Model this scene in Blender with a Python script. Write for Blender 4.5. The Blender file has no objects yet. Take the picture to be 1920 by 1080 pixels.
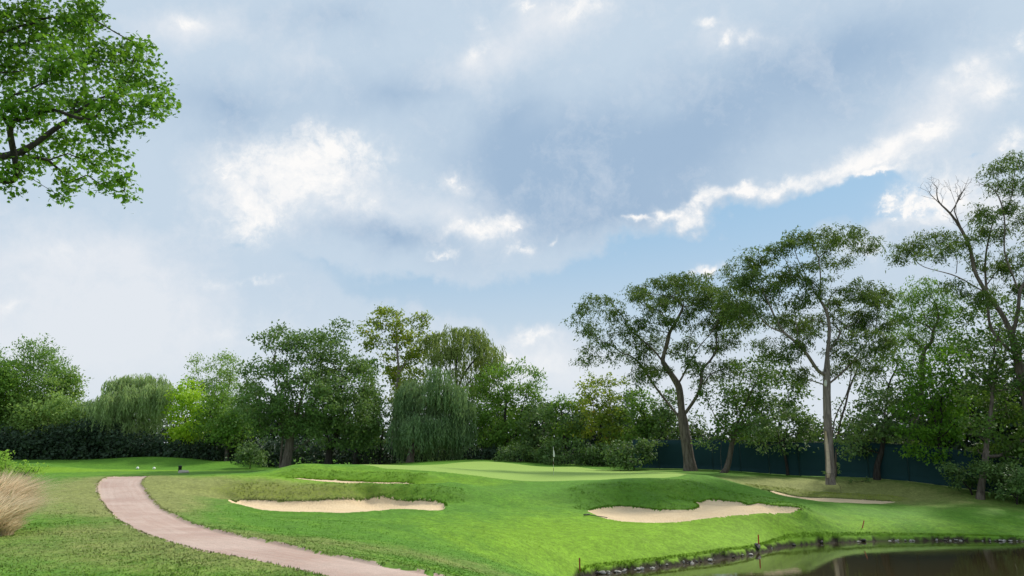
import bpy, math, random
import numpy as np
from mathutils import Vector

# ------------------------------------------------------------------ camera, sky, sun, exposure
sc = bpy.context.scene
COL = sc.collection
CAMZ = 4.90                       # eye height above the pond
F = 1440.0                        # focal length in pixels of the 1920 px frame
PITCH = math.radians(12.15)
cam_d = bpy.data.cameras.new('camera')
cam = bpy.data.objects.new('camera', cam_d); COL.objects.link(cam)
cam_d.sensor_width = 36.0; cam_d.lens = 36.0 * F / 1920.0
cam_d.clip_start = 0.1; cam_d.clip_end = 20000
cam.location = (0, 0, CAMZ)
cam.rotation_euler = (math.radians(90) + PITCH, 0, 0)
sc.camera = cam
sc.view_settings.view_transform = 'Standard'
sc.view_settings.look = 'None'
sc.view_settings.exposure = 0.0
sc.view_settings.gamma = 1.0
sc.render.engine = 'CYCLES'
sc.cycles.max_bounces = 5; sc.cycles.diffuse_bounces = 3; sc.cycles.glossy_bounces = 2
sc.cycles.transmission_bounces = 3; sc.cycles.use_denoising = True
SUN_EL, SUN_AZ = 44.0, 48.0       # azimuth to the right of straight ahead
sun_d = bpy.data.lights.new('sun', 'SUN'); sun_d.energy = 4.0; sun_d.angle = math.radians(7)
sun_d.color = (1.0, 0.94, 0.84)
sun = bpy.data.objects.new('sun', sun_d); COL.objects.link(sun)
_e, _a = math.radians(SUN_EL), math.radians(SUN_AZ)
SUNV = Vector((math.sin(_a) * math.cos(_e), math.cos(_a) * math.cos(_e), math.sin(_e)))
sun.rotation_euler = (-SUNV).to_track_quat('-Z', 'Y').to_euler()
sun.location = (60, 80, 90)

CP, SP = math.cos(PITCH), math.sin(PITCH)
def at(px, py, Y):
    """world point at forward distance Y seen in the photograph's pixel (px, py)"""
    r, u = (px - 960) / F, (540 - py) / F
    d = (r, CP - SP * u, SP + CP * u)
    k = Y / d[1]
    return np.array((d[0] * k, Y, CAMZ + d[2] * k))

class NT:
    """small helper to write node trees"""
    def __init__(s, tree): s.t = tree; tree.nodes.clear()
    def n(s, typ, inp=None, **kw):
        nd = s.t.nodes.new(typ)
        for k, v in kw.items(): setattr(nd, k, v)
        for k, v in (inp or {}).items():
            if hasattr(v, 'is_output'): s.t.links.new(v, nd.inputs[k])
            else: nd.inputs[k].default_value = v
        return nd
    def math(s, op, a, b=0.0, c=0.0, clamp=False):
        nd = s.n('ShaderNodeMath', {0: a, 1: b, 2: c}, operation=op); nd.use_clamp = clamp
        return nd.outputs[0]
    def ramp(s, v, a, b, lo=0.0, hi=1.0, smooth=True):
        nd = s.n('ShaderNodeMapRange', {'Value': v, 'From Min': a, 'From Max': b, 'To Min': lo, 'To Max': hi})
        nd.interpolation_type = 'SMOOTHSTEP' if smooth else 'LINEAR'
        return nd.outputs[0]
    def mix(s, f, a, b, blend='MIX'):
        nd = s.n('ShaderNodeMix', {0: f, 6: a, 7: b}, data_type='RGBA', blend_type=blend)
        return nd.outputs[2]
    def noise(s, vec, scale, detail=4.0, rough=0.55, out='Fac', dist=0.0):
        nd = s.n('ShaderNodeTexNoise', {'Scale': scale, 'Detail': detail, 'Roughness': rough, 'Distortion': dist})
        if vec is not None: s.t.links.new(vec, nd.inputs['Vector'])
        return nd.outputs[out]

def C(r, g, b): return (r, g, b, 1.0)

def build_world():
    w = bpy.data.worlds.new('World'); sc.world = w; w.use_nodes = True
    N = NT(w.node_tree)
    co = N.n('ShaderNodeTexCoord').outputs['Generated']
    sep = N.n('ShaderNodeSeparateXYZ', {0: co})
    X, Yd, Z = sep.outputs
    sky = N.n('ShaderNodeTexSky', sky_type='NISHITA')
    sky.sun_disc = False; sky.sun_elevation = _e; sky.sun_rotation = _a
    sky.air_density = 1.0; sky.dust_density = 1.2; sky.ozone_density = 1.0
    STR = 0.1
    # direction divided by its forward part: clouds keep their place in the heavens
    yy = N.math('MAXIMUM', Yd, 0.08)
    A = N.math('DIVIDE', X, yy); B = N.math('DIVIDE', Z, yy)
    P = N.n('ShaderNodeCombineXYZ', {0: A, 1: B}).outputs[0]
    # ragged edges: warp the position with fractal noise
    def warp(scale, amp, det=6):
        c = N.noise(co, scale, det, 0.6, 'Color')
        v = N.n('ShaderNodeVectorMath', {0: c, 1: (0.5, 0.5, 0.5)}, operation='SUBTRACT').outputs[0]
        return N.n('ShaderNodeVectorMath', {0: v, 'Scale': amp}, operation='SCALE').outputs[0]
    def add(a, b): return N.n('ShaderNodeVectorMath', {0: a, 1: b}, operation='ADD').outputs[0]
    Pw = add(P, warp(3.0, 0.20))
    Pf = add(Pw, warp(11.0, 0.085, 8))
    def blobs(vec, lst):
        acc = None
        for (px, py, rx, ry, ang, wt) in lst:
            d = at(px, py, 1.0) - np.array((0, 0, CAMZ))
            m = N.n('ShaderNodeMapping', {'Vector': vec, 'Location': (d[0], d[2], 0),
                    'Rotation': (0, 0, math.radians(ang)), 'Scale': (1.5 * rx / F, 1.5 * ry / F, 1)}, vector_type='TEXTURE')
            g = N.n('ShaderNodeTexGradient', {0: m.outputs[0]}, gradient_type='QUADRATIC_SPHERE').outputs[1]
            acc = N.math('MULTIPLY_ADD', g, wt, acc if acc is not None else 0.0)
        return acc
    # blue gaps (weights lower the cover)
    gap = blobs(Pf, SKY_GAP)
    white = blobs(Pf, SKY_WHITE)
    soft = blobs(Pw, SKY_SOFT)
    dark = blobs(Pw, SKY_DARK)
    n1 = N.noise(add(co, warp(3.0, 0.25)), 4.5, 8, 0.62)
    n2 = N.noise(add(co, warp(7.0, 0.12)), 13.0, 8, 0.66)
    nn = N.math('ADD', N.math('MULTIPLY', n1, 0.6), N.math('MULTIPLY', n2, 0.4))
    back = N.ramp(Yd, 0.0, 0.25)                         # behind the viewer only the noise shapes the clouds
    cover = N.math('SUBTRACT', N.ramp(nn, 0.2, 0.45, 0.75, 1.15), N.math('MULTIPLY', gap, back))
    cover = N.ramp(cover, 0.32, 0.72)
    n3 = N.noise(add(co, warp(14.0, 0.05)), 36.0, 8, 0.7)
    tex = N.math('ADD', N.math('MULTIPLY', n2, 0.6), N.math('MULTIPLY', n3, 0.4))
    wide = N.math('MULTIPLY', white, N.ramp(tex, 0.36, 0.62, 0.35, 1.5))
    wsoft = N.ramp(wide, 0.0, 1.0, 0.0, 0.85)
    wcore = N.ramp(N.math('ADD', white, N.math('MULTIPLY', N.math('SUBTRACT', tex, 0.5), 6.0)), 0.40, 1.15)
    wf = N.math('MAXIMUM', wsoft, N.math('MULTIPLY', wcore, N.ramp(white, 0.05, 0.35)))
    blue = N.mix(N.ramp(Z, 0.03, 0.34), C(*SKYC['low']), C(*SKYC['blue']))
    blue10 = N.n('ShaderNodeVectorMath', {0: blue, 'Scale': 1.0 / STR}, operation='SCALE').outputs[0]
    clear = N.mix(0.75, sky.outputs[0], blue10)
    gcol = N.mix(N.ramp(N.math('ADD', dark, N.math('MULTIPLY', N.math('SUBTRACT', nn, 0.5), 1.1)), -0.15, 0.8),
                 C(*SKYC['grey']), C(*SKYC['dark']))
    gcol = N.mix(N.math('ADD', N.ramp(soft, 0.0, 0.9), N.math('ADD', N.math('MULTIPLY', N.math('SUBTRACT', n1, 0.5), 1.3), N.math('MULTIPLY', N.math('SUBTRACT', tex, 0.5), 1.9)), clamp=True), gcol, C(*SKYC['soft']))
    gcol = N.mix(N.ramp(Z, 0.02, 0.24, 0.8, 0.0), gcol, C(*SKYC['low']))
    ccol = N.mix(wf, gcol, C(*SKYC['white']))
    ccol = N.n('ShaderNodeVectorMath', {0: ccol, 'Scale': 1.0 / STR}, operation='SCALE').outputs[0]
    cov = N.math('MAXIMUM', cover, wf, clamp=True)
    col = N.mix(cov, clear, ccol)
    bg = N.n('ShaderNodeBackground', {'Color': col, 'Strength': STR})
    out = N.n('ShaderNodeOutputWorld', {'Surface': bg.outputs[0]})
    w.cycles.sampling_method = 'MANUAL'; w.cycles.sample_map_resolution = 512

SKYC = dict(low=(0.76, 0.81, 0.86), blue=(0.31, 0.555, 0.78), grey=(0.565, 0.68, 0.80),
            dark=(0.36, 0.495, 0.665), soft=(0.77, 0.815, 0.875), white=(0.98, 0.97, 0.96))
# (px, py, rx, ry, angle, weight)
SKY_GAP = [(1330, 480, 260, 100, 20, 1.5), (1580, 400, 220, 60, 17, 1.4), (760, 550, 330, 70, -8, .75), (1150, 560, 380, 120, 5, 1.2), (1000, 580, 260, 60, 0, .5),
           (620, 500, 200, 50, -25, .4), (1480, 540, 300, 130, 10, .9), (1700, 420, 160, 70, 10, .8), (470, 440, 120, 40, -25, .5), (1800, 300, 100, 30, 30, .6)]
SKY_WHITE = [(540, 330, 210, 120, 15, .95), (640, 270, 90, 65, 10, .85), (470, 290, 90, 40, -15, .55), (510, 415, 90, 50, -20, .8), (720, 300, 110, 50, -25, .55), (600, 360, 110, 60, 30, .7), (700, 400, 100, 40, -30, .45),
             (840, 370, 60, 30, -30, .45), (880, 440, 110, 36, 20, 1.0), (940, 410, 50, 20, 10, .6), (800, 497, 45, 11, 5, .9), (955, 472, 24, 26, 60, .8), (1020, 467, 20, 11, 30, 1.1),
             (1240, 425, 55, 20, 15, 1.1), (1300, 405, 70, 24, 15, 1.0), (1400, 380, 95, 22, 16, .95), (1480, 362, 80, 20, 16, .7), (1560, 350, 95, 24, 14, .9), (1650, 300, 90, 45, 30, .95), (1740, 265, 80, 40, 40, .85), (1600, 320, 120, 50, 20, .5),
             (1188, 438, 20, 10, 20, 1.3), (1640, 357, 80, 13, 8, 1.2), (1700, 330, 60, 16, 20, .7),
             (1345, 490, 55, 26, 20, 1.4), (1700, 400, 110, 50, 30, .8), (1800, 370, 110, 70, 20, .7), (1640, 500, 80, 40, 0, .8), (1730, 440, 80, 40, 10, .6),
             (1120, 20, 80, 45, 30, 1.0), (1010, 20, 70, 40, 10, .4), (895, 100, 60, 36, 30, .75), (920, 45, 30, 30, 60, .4), (1325, 68, 36, 18, 0, 1.3), (1358, 108, 36, 16, 30, 1.3), (1395, 90, 40, 20, 20, .5),
             (1800, 150, 120, 50, 40, .9), (1870, 170, 90, 40, 30, .9), (1910, 55, 60, 50, 40, 1.0), (1900, 262, 90, 34, 25, 1.0), (340, 15, 80, 36, -20, .8),
             (975, 642, 80, 24, -5, .8), (1000, 690, 120, 40, 0, .4), (20, 560, 60, 30, 0, .6), (530, 537, 60, 12, -8, .7), (430, 520, 80, 24, -20, .4), (130, 470, 130, 40, -20, .35), (500, 620, 120, 40, 0, .4)]
SKY_SOFT = [(150, 520, 420, 170, -15, 1.1), (100, 650, 520, 170, 0, 1.1), (540, 350, 300, 150, 0, .9), (820, 420, 220, 90, -10, .6), (1060, 60, 260, 130, 30, .8),
            (880, 120, 160, 100, 0, .5), (330, 30, 220, 80, -15, .8), (1800, 160, 260, 120, 40, .8), (1640, 310, 260, 80, 20, .6), (1850, 400, 200, 120, 0, .8),
            (1345, 90, 130, 80, 0, .5), (1000, 680, 420, 90, 0, .9), (620, 120, 160, 60, -30, .35)]
SKY_DARK = [(1250, 300, 420, 150, 15, 1.0), (1000, 330, 240, 130, -10, .9), (760, 160, 250, 100, 0, .6), (1560, 110, 360, 130, 20, .9), (1150, 420, 260, 50, 12, .5),
            (420, 200, 240, 90, -15, .7), (720, 450, 170, 45, -15, .8), (960, 240, 140, 80, 30, .5), (640, 30, 200, 60, 0, .4)]
build_world()

# ------------------------------------------------------------------ helpers
RNG = np.random.default_rng(7)
def tag(o, label=None, cat=None, group=None, kind=None):
    if label: o['label'] = label
    if cat: o['category'] = cat
    if group: o['group'] = group
    if kind: o['kind'] = kind
    return o
def empty(name, loc, rz=0.0):
    o = bpy.data.objects.new(name, None); COL.objects.link(o)
    o.location = loc; o.rotation_euler = (0, 0, rz); o.empty_display_size = 0.3
    return o
def mesh_from(name, verts, faces, mat, parent=None, smooth=False, link=True, sizes=None, attrs=None):
    """verts n x 3; faces: m x k array, or flat indices together with sizes"""
    me = bpy.data.meshes.new(name)
    verts = np.asarray(verts, dtype=np.float32)
    if sizes is None:
        faces = np.asarray(faces, dtype=np.int32); sizes = np.full(len(faces), faces.shape[1], dtype=np.int32); flat = faces.ravel()
    else:
        flat = np.asarray(faces, dtype=np.int32); sizes = np.asarray(sizes, dtype=np.int32)
    me.vertices.add(len(verts)); me.vertices.foreach_set('co', verts.ravel())
    me.loops.add(len(flat)); me.loops.foreach_set('vertex_index', flat)
    me.polygons.add(len(sizes))
    st = np.zeros(len(sizes), dtype=np.int32); st[1:] = np.cumsum(sizes)[:-1]
    me.polygons.foreach_set('loop_start', st)
    try: me.polygons.foreach_set('loop_total', sizes)
    except Exception: pass
    me.polygons.foreach_set('use_smooth', np.full(len(sizes), smooth, dtype=bool))
    for k, v in (attrs or {}).items():
        at_ = me.attributes.new(k, 'FLOAT', 'POINT'); at_.data.foreach_set('value', np.asarray(v, dtype=np.float32))
    me.update(calc_edges=True)
    me.materials.append(mat)
    if not link: return me
    o = bpy.data.objects.new(name, me); COL.objects.link(o)
    if parent is not None: o.parent = parent
    return o
class MB:
    """collects simple solids into one mesh (coordinates local to the thing)"""
    def __init__(s): s.v = []; s.f = []; s.z = []; s.c = 0
    def add(s, vs, fs):
        s.v.append(np.asarray(vs, float))
        for f in fs: s.f.extend([i + s.c for i in f]); s.z.append(len(f))
        s.c += len(vs)
    def box(s, x0, x1, y0, y1, z0, z1, bev=0.0, rot=None):
        b = bev
        P = []
        for z, k in ((z0, b), (z0 + b, 0), (z1 - b, 0), (z1, b)) if b > 0 else ((z0, 0), (z1, 0)):
            P += [(x0 + k, y0 + k, z), (x1 - k, y0 + k, z), (x1 - k, y1 - k, z), (x0 + k, y1 - k, z)]
        n = len(P) // 4; fs = [(3, 2, 1, 0), tuple(range(4 * n - 4, 4 * n))]
        for j in range(n - 1):
            for i in range(4):
                a = 4 * j + i; c = 4 * j + (i + 1) % 4; fs.append((a, c, c + 4, a + 4))
        P = np.array(P)
        if rot is not None: P = P @ np.array(rot).T
        s.add(P, fs)
    def tube(s, pts, rad, n=8, cap=True):
        pts = np.asarray(pts, float); rad = np.broadcast_to(np.asarray(rad, float), (len(pts),))
        V, Fq = tube_rings(pts, rad, n)
        fs = [tuple(q) for q in Fq]
        if cap: fs += [tuple(range(n - 1, -1, -1)), tuple(range(len(V) - n, len(V)))]
        s.add(V, fs)
    def lathe(s, prof, n=16, cx=0, cy=0):
        V = []; 
        for r, z in prof:
            for k in range(n):
                t = 2 * math.pi * k / n; V.append((cx + r * math.cos(t), cy + r * math.sin(t), z))
        fs = []
        for j in range(len(prof) - 1):
            for k in range(n):
                a = j * n + k; b = j * n + (k + 1) % n; fs.append((a, b, b + n, a + n))
        fs += [tuple(range(n - 1, -1, -1)), tuple(range(len(V) - n, len(V)))]
        s.add(V, fs)
    def build(s, name, mat, parent=None, smooth=False):
        return mesh_from(name, np.vstack(s.v), s.f, mat, parent, smooth, sizes=s.z)
def tube_rings(pts, rad, n):
    d = np.gradient(pts, axis=0); d /= np.linalg.norm(d, axis=1, keepdims=True) + 1e-9
    ref = np.array((0.31, 0.95, 0.05)); ref2 = np.array((0.95, -0.31, 0.02))
    m = abs(d @ ref).mean(); r0 = ref if m < 0.8 else ref2
    a = np.cross(d, r0); a /= np.linalg.norm(a, axis=1, keepdims=True) + 1e-9
    b = np.cross(d, a)
    t = np.arange(n) * 2 * math.pi / n
    V = pts[:, None, :] + rad[:, None, None] * (np.cos(t)[None, :, None] * a[:, None, :] + np.sin(t)[None, :, None] * b[:, None, :])
    V = V.reshape(-1, 3)
    j = np.arange(len(pts) - 1)[:, None] * n; k = np.arange(n)[None, :]
    Fq = np.stack([j + k, j + (k + 1) % n, j + n + (k + 1) % n, j + n + k], -1).reshape(-1, 4)
    return V, Fq

# ------------------------------------------------------------------ materials
def new_mat(name):
    m = bpy.data.materials.new(name); m.use_nodes = True
    return m, NT(m.node_tree)
def principled(N, base, rough=0.8, bump=None, bstr=0.3, bdist=0.02, spec=0.3, **kw):
    p = N.n('ShaderNodeBsdfPrincipled', {'Base Color': base, 'Roughness': rough, 'Specular IOR Level': spec})
    for k, v in kw.items(): p.inputs[k.replace('_', ' ')].default_value = v
    if bump is not None:
        b = N.n('ShaderNodeBump', {'Height': bump, 'Strength': bstr, 'Distance': bdist})
        N.t.links.new(b.outputs[0], p.inputs['Normal'])
    N.n('ShaderNodeOutputMaterial', {'Surface': p.outputs[0]})
    return p
def simple_mat(name, col, rough=0.6, var=0.15, scale=8.0, spec=0.4, bump=0.2, bdist=0.01):
    m, N = new_mat(name)
    co = N.n('ShaderNodeTexCoord').outputs['Object']
    f = N.noise(co, scale, 6)
    c = N.mix(f, C(*[x * (1 - var) for x in col]), C(*[min(1, x * (1 + var)) for x in col]))
    principled(N, c, rough, f, bump, bdist, spec)
    return m
def grass_mat(name, lush, mid, dry, fine=1.0, bstr=0.4, mow=False):
    m, N = new_mat(name)
    co = N.n('ShaderNodeTexCoord').outputs['Object']
    g = N.noise(co, 0.35, 5, 0.6)
    h = N.noise(co, 2.2, 6, 0.65)
    mp = N.n('ShaderNodeMapping', {'Vector': co, 'Scale': (1, 1, 1)}).outputs[0]
    k = N.noise(mp, 14.0 * fine, 5, 0.7)
    k2 = N.noise(mp, 60.0 * fine, 3, 0.7)
    dr = N.n('ShaderNodeAttribute', attribute_name='dry').outputs['Fac']
    lu = N.n('ShaderNodeAttribute', attribute_name='lush').outputs['Fac']
    so = N.n('ShaderNodeAttribute', attribute_name='soil').outputs['Fac']
    dd = N.math('ADD', dr, N.math('MULTIPLY', N.math('SUBTRACT', h, 0.5), 0.9))
    dd = N.math('ADD', dd, N.math('MULTIPLY', N.math('SUBTRACT', g, 0.5), 0.5))
    ll = N.math('ADD', lu, N.math('MULTIPLY', N.math('SUBTRACT', g, 0.5), 1.2))
    ll = N.math('ADD', ll, N.math('MULTIPLY', N.math('SUBTRACT', h, 0.5), 0.7))
    c = N.mix(N.ramp(ll, 0.0, 1.0), C(*mid), C(*lush))
    c = N.mix(N.ramp(dd, 0.15, 1.05), c, C(*dry))
    ru = N.n('ShaderNodeAttribute', attribute_name='rough').outputs['Fac']
    v5 = N.noise(co, 5.0, 5, 0.75); v1 = N.noise(co, 1.1, 4, 0.6)
    rc = N.mix(dr, C(0.070, 0.165, 0.014), C(0.165, 0.20, 0.024))  # long-grass colour, kept darker so the bunker banks read as shaded
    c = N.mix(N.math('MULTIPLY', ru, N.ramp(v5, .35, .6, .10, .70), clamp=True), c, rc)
    vs = N.math('MULTIPLY', N.ramp(v5, .32, .68, .68, 1.30, False), N.ramp(v1, .3, .7, .86, 1.14, False))
    if not mow: c = N.n('ShaderNodeVectorMath', {0: c, 'Scale': vs}, operation='SCALE').outputs[0]
    c = N.mix(so, c, C(0.022, 0.017, 0.011))
    sh = N.math('ADD', N.math('MULTIPLY', k, 0.9), N.math('MULTIPLY', k2, 0.5))
    sh = N.ramp(sh, 0.35, 1.05, 0.55, 1.45, False)
    c = N.n('ShaderNodeVectorMath', {0: c, 'Scale': sh}, operation='SCALE').outputs[0]
    hb = N.math('ADD', N.math('MULTIPLY', h, 0.9), N.math('ADD', N.math('MULTIPLY', k, 0.5), N.math('MULTIPLY', k2, 0.25)))
    p = principled(N, c, 0.75, hb, bstr, 0.05, 0.08)
    p.inputs['Sheen Weight'].default_value = 0.03
    p.inputs['Sheen Roughness'].default_value = 0.5
    p.inputs['Sheen Tint'].default_value = C(0.7, 0.9, 0.4)
    return m
M = {}
M['ground'] = grass_mat('rough_grass', (0.170, 0.315, 0.018), (0.090, 0.215, 0.020), (0.225, 0.245, 0.075))
M['green'] = grass_mat('putting_grass', (0.31, 0.44, 0.10), (0.27, 0.40, 0.085), (0.34, 0.44, 0.13), 2.0, 0.10, mow=True)
def sand_mat():
    m, N = new_mat('bunker_sand')
    co = N.n('ShaderNodeTexCoord').outputs['Object']
    a = N.noise(co, 1.2, 5, 0.6); b = N.noise(co, 9.0, 6, 0.7); c = N.noise(co, 70.0, 3, 0.7)
    w = N.n('ShaderNodeTexWave', {'Vector': co, 'Scale': 1.6, 'Distortion': 9.0, 'Detail': 3.0, 'Detail Scale': 1.2}).outputs['Fac']
    col = N.mix(a, C(0.66, 0.49, 0.29), C(0.84, 0.67, 0.44))
    col = N.mix(N.ramp(b, 0.35, 0.7, 0.0, 0.35), col, C(0.50, 0.36, 0.22))
    h = N.math('ADD', N.math('MULTIPLY', b, 0.6), N.math('ADD', N.math('MULTIPLY', w, 0.08), N.math('MULTIPLY', c, 0.15)))
    principled(N, col, 0.95, h, 0.8, 0.12, 0.1)
    return m
M['sand'] = sand_mat()
def path_mat():
    m, N = new_mat('path_gravel')
    co = N.n('ShaderNodeTexCoord').outputs['Object']
    a = N.noise(co, 0.5, 5, 0.6); b = N.noise(co, 5.0, 6, 0.7); c = N.noise(co, 45.0, 4, 0.75)
    al = N.n('ShaderNodeAttribute', attribute_name='along').outputs['Fac']
    ac = N.n('ShaderNodeAttribute', attribute_name='across').outputs['Fac']
    st = N.n('ShaderNodeCombineXYZ', {0: N.math('MULTIPLY', al, 0.12), 1: N.math('MULTIPLY', ac, 3.0)}).outputs[0]
    s = N.noise(st, 2.0, 5, 0.6)
    v = N.n('ShaderNodeTexVoronoi', {'Vector': co, 'Scale': 30.0}).outputs['Distance']
    col = N.mix(N.ramp(N.math('ADD', a, N.math('MULTIPLY', N.math('SUBTRACT', s, 0.5), 0.55)), 0.25, 0.8), C(0.48, 0.32, 0.26), C(0.67, 0.52, 0.44))
    col = N.mix(N.ramp(b, 0.4, 0.7, 0.0, 0.7), col, C(0.50, 0.40, 0.34))
    col = N.mix(N.ramp(c, 0.35, 0.7, 0.0, 0.6), col, C(0.28, 0.20, 0.17))
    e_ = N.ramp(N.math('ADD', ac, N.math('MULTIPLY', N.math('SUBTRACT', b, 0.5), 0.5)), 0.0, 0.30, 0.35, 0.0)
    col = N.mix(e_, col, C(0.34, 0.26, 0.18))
    h = N.math('ADD', c, N.math('MULTIPLY', b, 0.7))
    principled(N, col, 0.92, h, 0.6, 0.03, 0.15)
    return m
M['path'] = path_mat()
def bark_mat(name, c0, c1, sc_=1.0, bd=0.03):
    m, N = new_mat(name)
    co = N.n('ShaderNodeTexCoord').outputs['Object']
    mp = N.n('ShaderNodeMapping', {'Vector': co, 'Scale': (7 * sc_, 7 * sc_, 1.1 * sc_)}).outputs[0]
    a = N.noise(mp, 1.0, 7, 0.65, dist=0.6); b = N.noise(co, 0.8, 4)
    col = N.mix(N.ramp(a, 0.3, 0.7), C(*c0), C(*c1))
    col = N.mix(N.ramp(b, 0.4, 0.7, 0, 0.4), col, C(*[0.5 * (x + y) * 0.8 for x, y in zip(c0, c1)]))
    principled(N, col, 0.9, a, 0.8, bd, 0.2)
    return m
M['bark'] = bark_mat('bark_grey_brown', (0.055, 0.042, 0.034), (0.20, 0.165, 0.135))
M['bark_pale'] = bark_mat('bark_pale', (0.11, 0.09, 0.075), (0.31, 0.26, 0.225))
M['bark_dark'] = bark_mat('bark_dark', (0.020, 0.018, 0.017), (0.070, 0.060, 0.052))
def leaf_mat(name, c0, c1, c2, trans=0.35, rough=0.5, yellow=0.0):
    """c0 dark, c1 mid, c2 bright; each leaf draws its own mixture"""
    m, N = new_mat(name)
    if name != 'undergrowth_leaf': c0, c1, c2 = [(c[0] * 1.15, c[1] * 1.28, c[2] * 1.3) if 'willow' in name else (c[0] * 1.42, c[1] * 1.42, c[2] * 1.15) for c in (c0, c1, c2)]
    gi = N.n('ShaderNodeNewGeometry')
    rnd = gi.outputs['Random Per Island']
    co = N.n('ShaderNodeTexCoord').outputs['Object']
    n = N.noise(co, 0.45, 3, 0.5)
    f = N.math('ADD', N.math('MULTIPLY', rnd, 0.65), N.math('MULTIPLY', N.math('SUBTRACT', n, 0.35), 1.1), clamp=True)
    col = N.mix(N.ramp(f, 0.0, 0.55), C(*c0), C(*c1))
    col = N.mix(N.ramp(f, 0.5, 1.0), col, C(*c2))
    if yellow:
        col = N.mix(N.ramp(rnd, 1 - yellow, 1 - yellow + 0.02), col, C(0.30, 0.20, 0.03))
    p = N.n('ShaderNodeBsdfPrincipled', {'Base Color': col, 'Roughness': rough, 'Specular IOR Level': 0.18})
    tc = N.n('ShaderNodeMix', {0: 0.5, 6: col, 7: C(c2[0] * 1.3, c2[1] * 1.3, c2[2] * 0.7)}, data_type='RGBA').outputs[2]
    t = N.n('ShaderNodeBsdfTranslucent', {'Color': tc})
    mx = N.n('ShaderNodeMixShader', {0: trans, 1: p.outputs[0], 2: t.outputs[0]})
    N.n('ShaderNodeOutputMaterial', {'Surface': mx.outputs[0]})
    return m
M['lf_maple'] = leaf_mat('maple_leaf', (0.030, 0.085, 0.012), (0.070, 0.165, 0.018), (0.15, 0.28, 0.035), 0.38, yellow=0.012)
M['lf_oak'] = leaf_mat('oak_leaf', (0.052, 0.100, 0.036), (0.090, 0.160, 0.055), (0.15, 0.225, 0.075), 0.28)
M['lf_green'] = leaf_mat('green_leaf', (0.050, 0.11, 0.025), (0.10, 0.19, 0.038), (0.17, 0.28, 0.055), 0.33)
M['lf_light'] = leaf_mat('light_leaf', (0.09, 0.155, 0.05), (0.16, 0.25, 0.08), (0.23, 0.33, 0.10), 0.35)
M['lf_yellow'] = leaf_mat('yellow_green_leaf', (0.16, 0.27, 0.022), (0.26, 0.40, 0.035), (0.38, 0.52, 0.06), 0.4)
M['lf_willow'] = leaf_mat('willow_leaf', (0.16, 0.21, 0.09), (0.27, 0.33, 0.14), (0.38, 0.44, 0.20), 0.38)
M['lf_willow_grey'] = leaf_mat('grey_willow_leaf', (0.085, 0.14, 0.062), (0.155, 0.215, 0.10), (0.23, 0.30, 0.135), 0.3)
M['lf_willow_olive'] = leaf_mat('olive_willow_leaf', (0.11, 0.145, 0.042), (0.19, 0.225, 0.065), (0.28, 0.31, 0.09), 0.35)
M['lf_locust'] = leaf_mat('locust_leaf', (0.035, 0.070, 0.020), (0.065, 0.115, 0.030), (0.12, 0.17, 0.045), 0.33, yellow=0.01)
M['lf_syc'] = leaf_mat('cottonwood_leaf', (0.075, 0.13, 0.022), (0.15, 0.215, 0.035), (0.25, 0.29, 0.045), 0.38, yellow=0.03)
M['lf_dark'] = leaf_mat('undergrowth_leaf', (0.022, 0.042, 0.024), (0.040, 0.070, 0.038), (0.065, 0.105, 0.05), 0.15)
M['lf_hedge'] = leaf_mat('shrub_leaf', (0.040, 0.080, 0.030), (0.075, 0.135, 0.048), (0.13, 0.20, 0.065), 0.25)
M['lf_bush'] = leaf_mat('bush_leaf', (0.10, 0.19, 0.03), (0.19, 0.33, 0.06), (0.32, 0.46, 0.11), 0.35)
M['lf_deep'] = leaf_mat('deep_green_leaf', (0.028, 0.066, 0.017), (0.060, 0.120, 0.026), (0.115, 0.19, 0.04), 0.25)
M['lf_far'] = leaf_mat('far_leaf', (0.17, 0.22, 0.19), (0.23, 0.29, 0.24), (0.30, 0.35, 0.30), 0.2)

# ------------------------------------------------------------------ terrain
# control points: pixel of the photograph and its forward distance in metres
CT = []
def line(*pts):                       # a feature line, resampled so that the surface follows it
    for (a, b) in zip(pts[:-1], pts[1:]):
        n = max(1, int(round(math.hypot(a[0] - b[0], (a[1] - b[1])) / 60)))
        for k in range(n):
            t = k / n; CT.append(at(*[a[i] + (b[i] - a[i]) * t for i in range(3)]))
    CT.append(at(*pts[-1]))
# left side, far to near
line((-120, 862, 124), (60, 862, 122), (160, 862, 120), (270, 857, 118), (330, 858, 118), (420, 866, 118), (490, 861, 116), (560, 872, 112))
line((-150, 880, 104), (60, 881, 102), (200, 880.5, 100), (340, 881, 98), (500, 883, 96))
line((-150, 884, 96), (60, 884, 94), (200, 883, 93), (340, 884, 90), (480, 886, 86))
line((-150, 897, 76), (60, 893, 78), (200, 893, 80), (340, 892, 79), (440, 893, 72))
line((80, 900, 68), (185, 903, 63), (262, 905, 61), (330, 899, 62))
line((-200, 950, 35), (60, 935, 38), (190, 937, 39), (290, 938, 38), (350, 930, 41))
line((-300, 1010, 20.5), (0, 1000, 22), (215, 985, 24.5), (300, 1000, 22), (390, 990, 24.2), (500, 1012, 20.5), (620, 1038, 18))
line((-300, 1078, 14.5), (100, 1079, 14.5), (400, 1060, 15.6), (600, 1078, 14.5), (830, 1079, 14.6))
line((380, 968, 30), (450, 980, 29), (560, 1000, 26), (680, 1012, 25))
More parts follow.
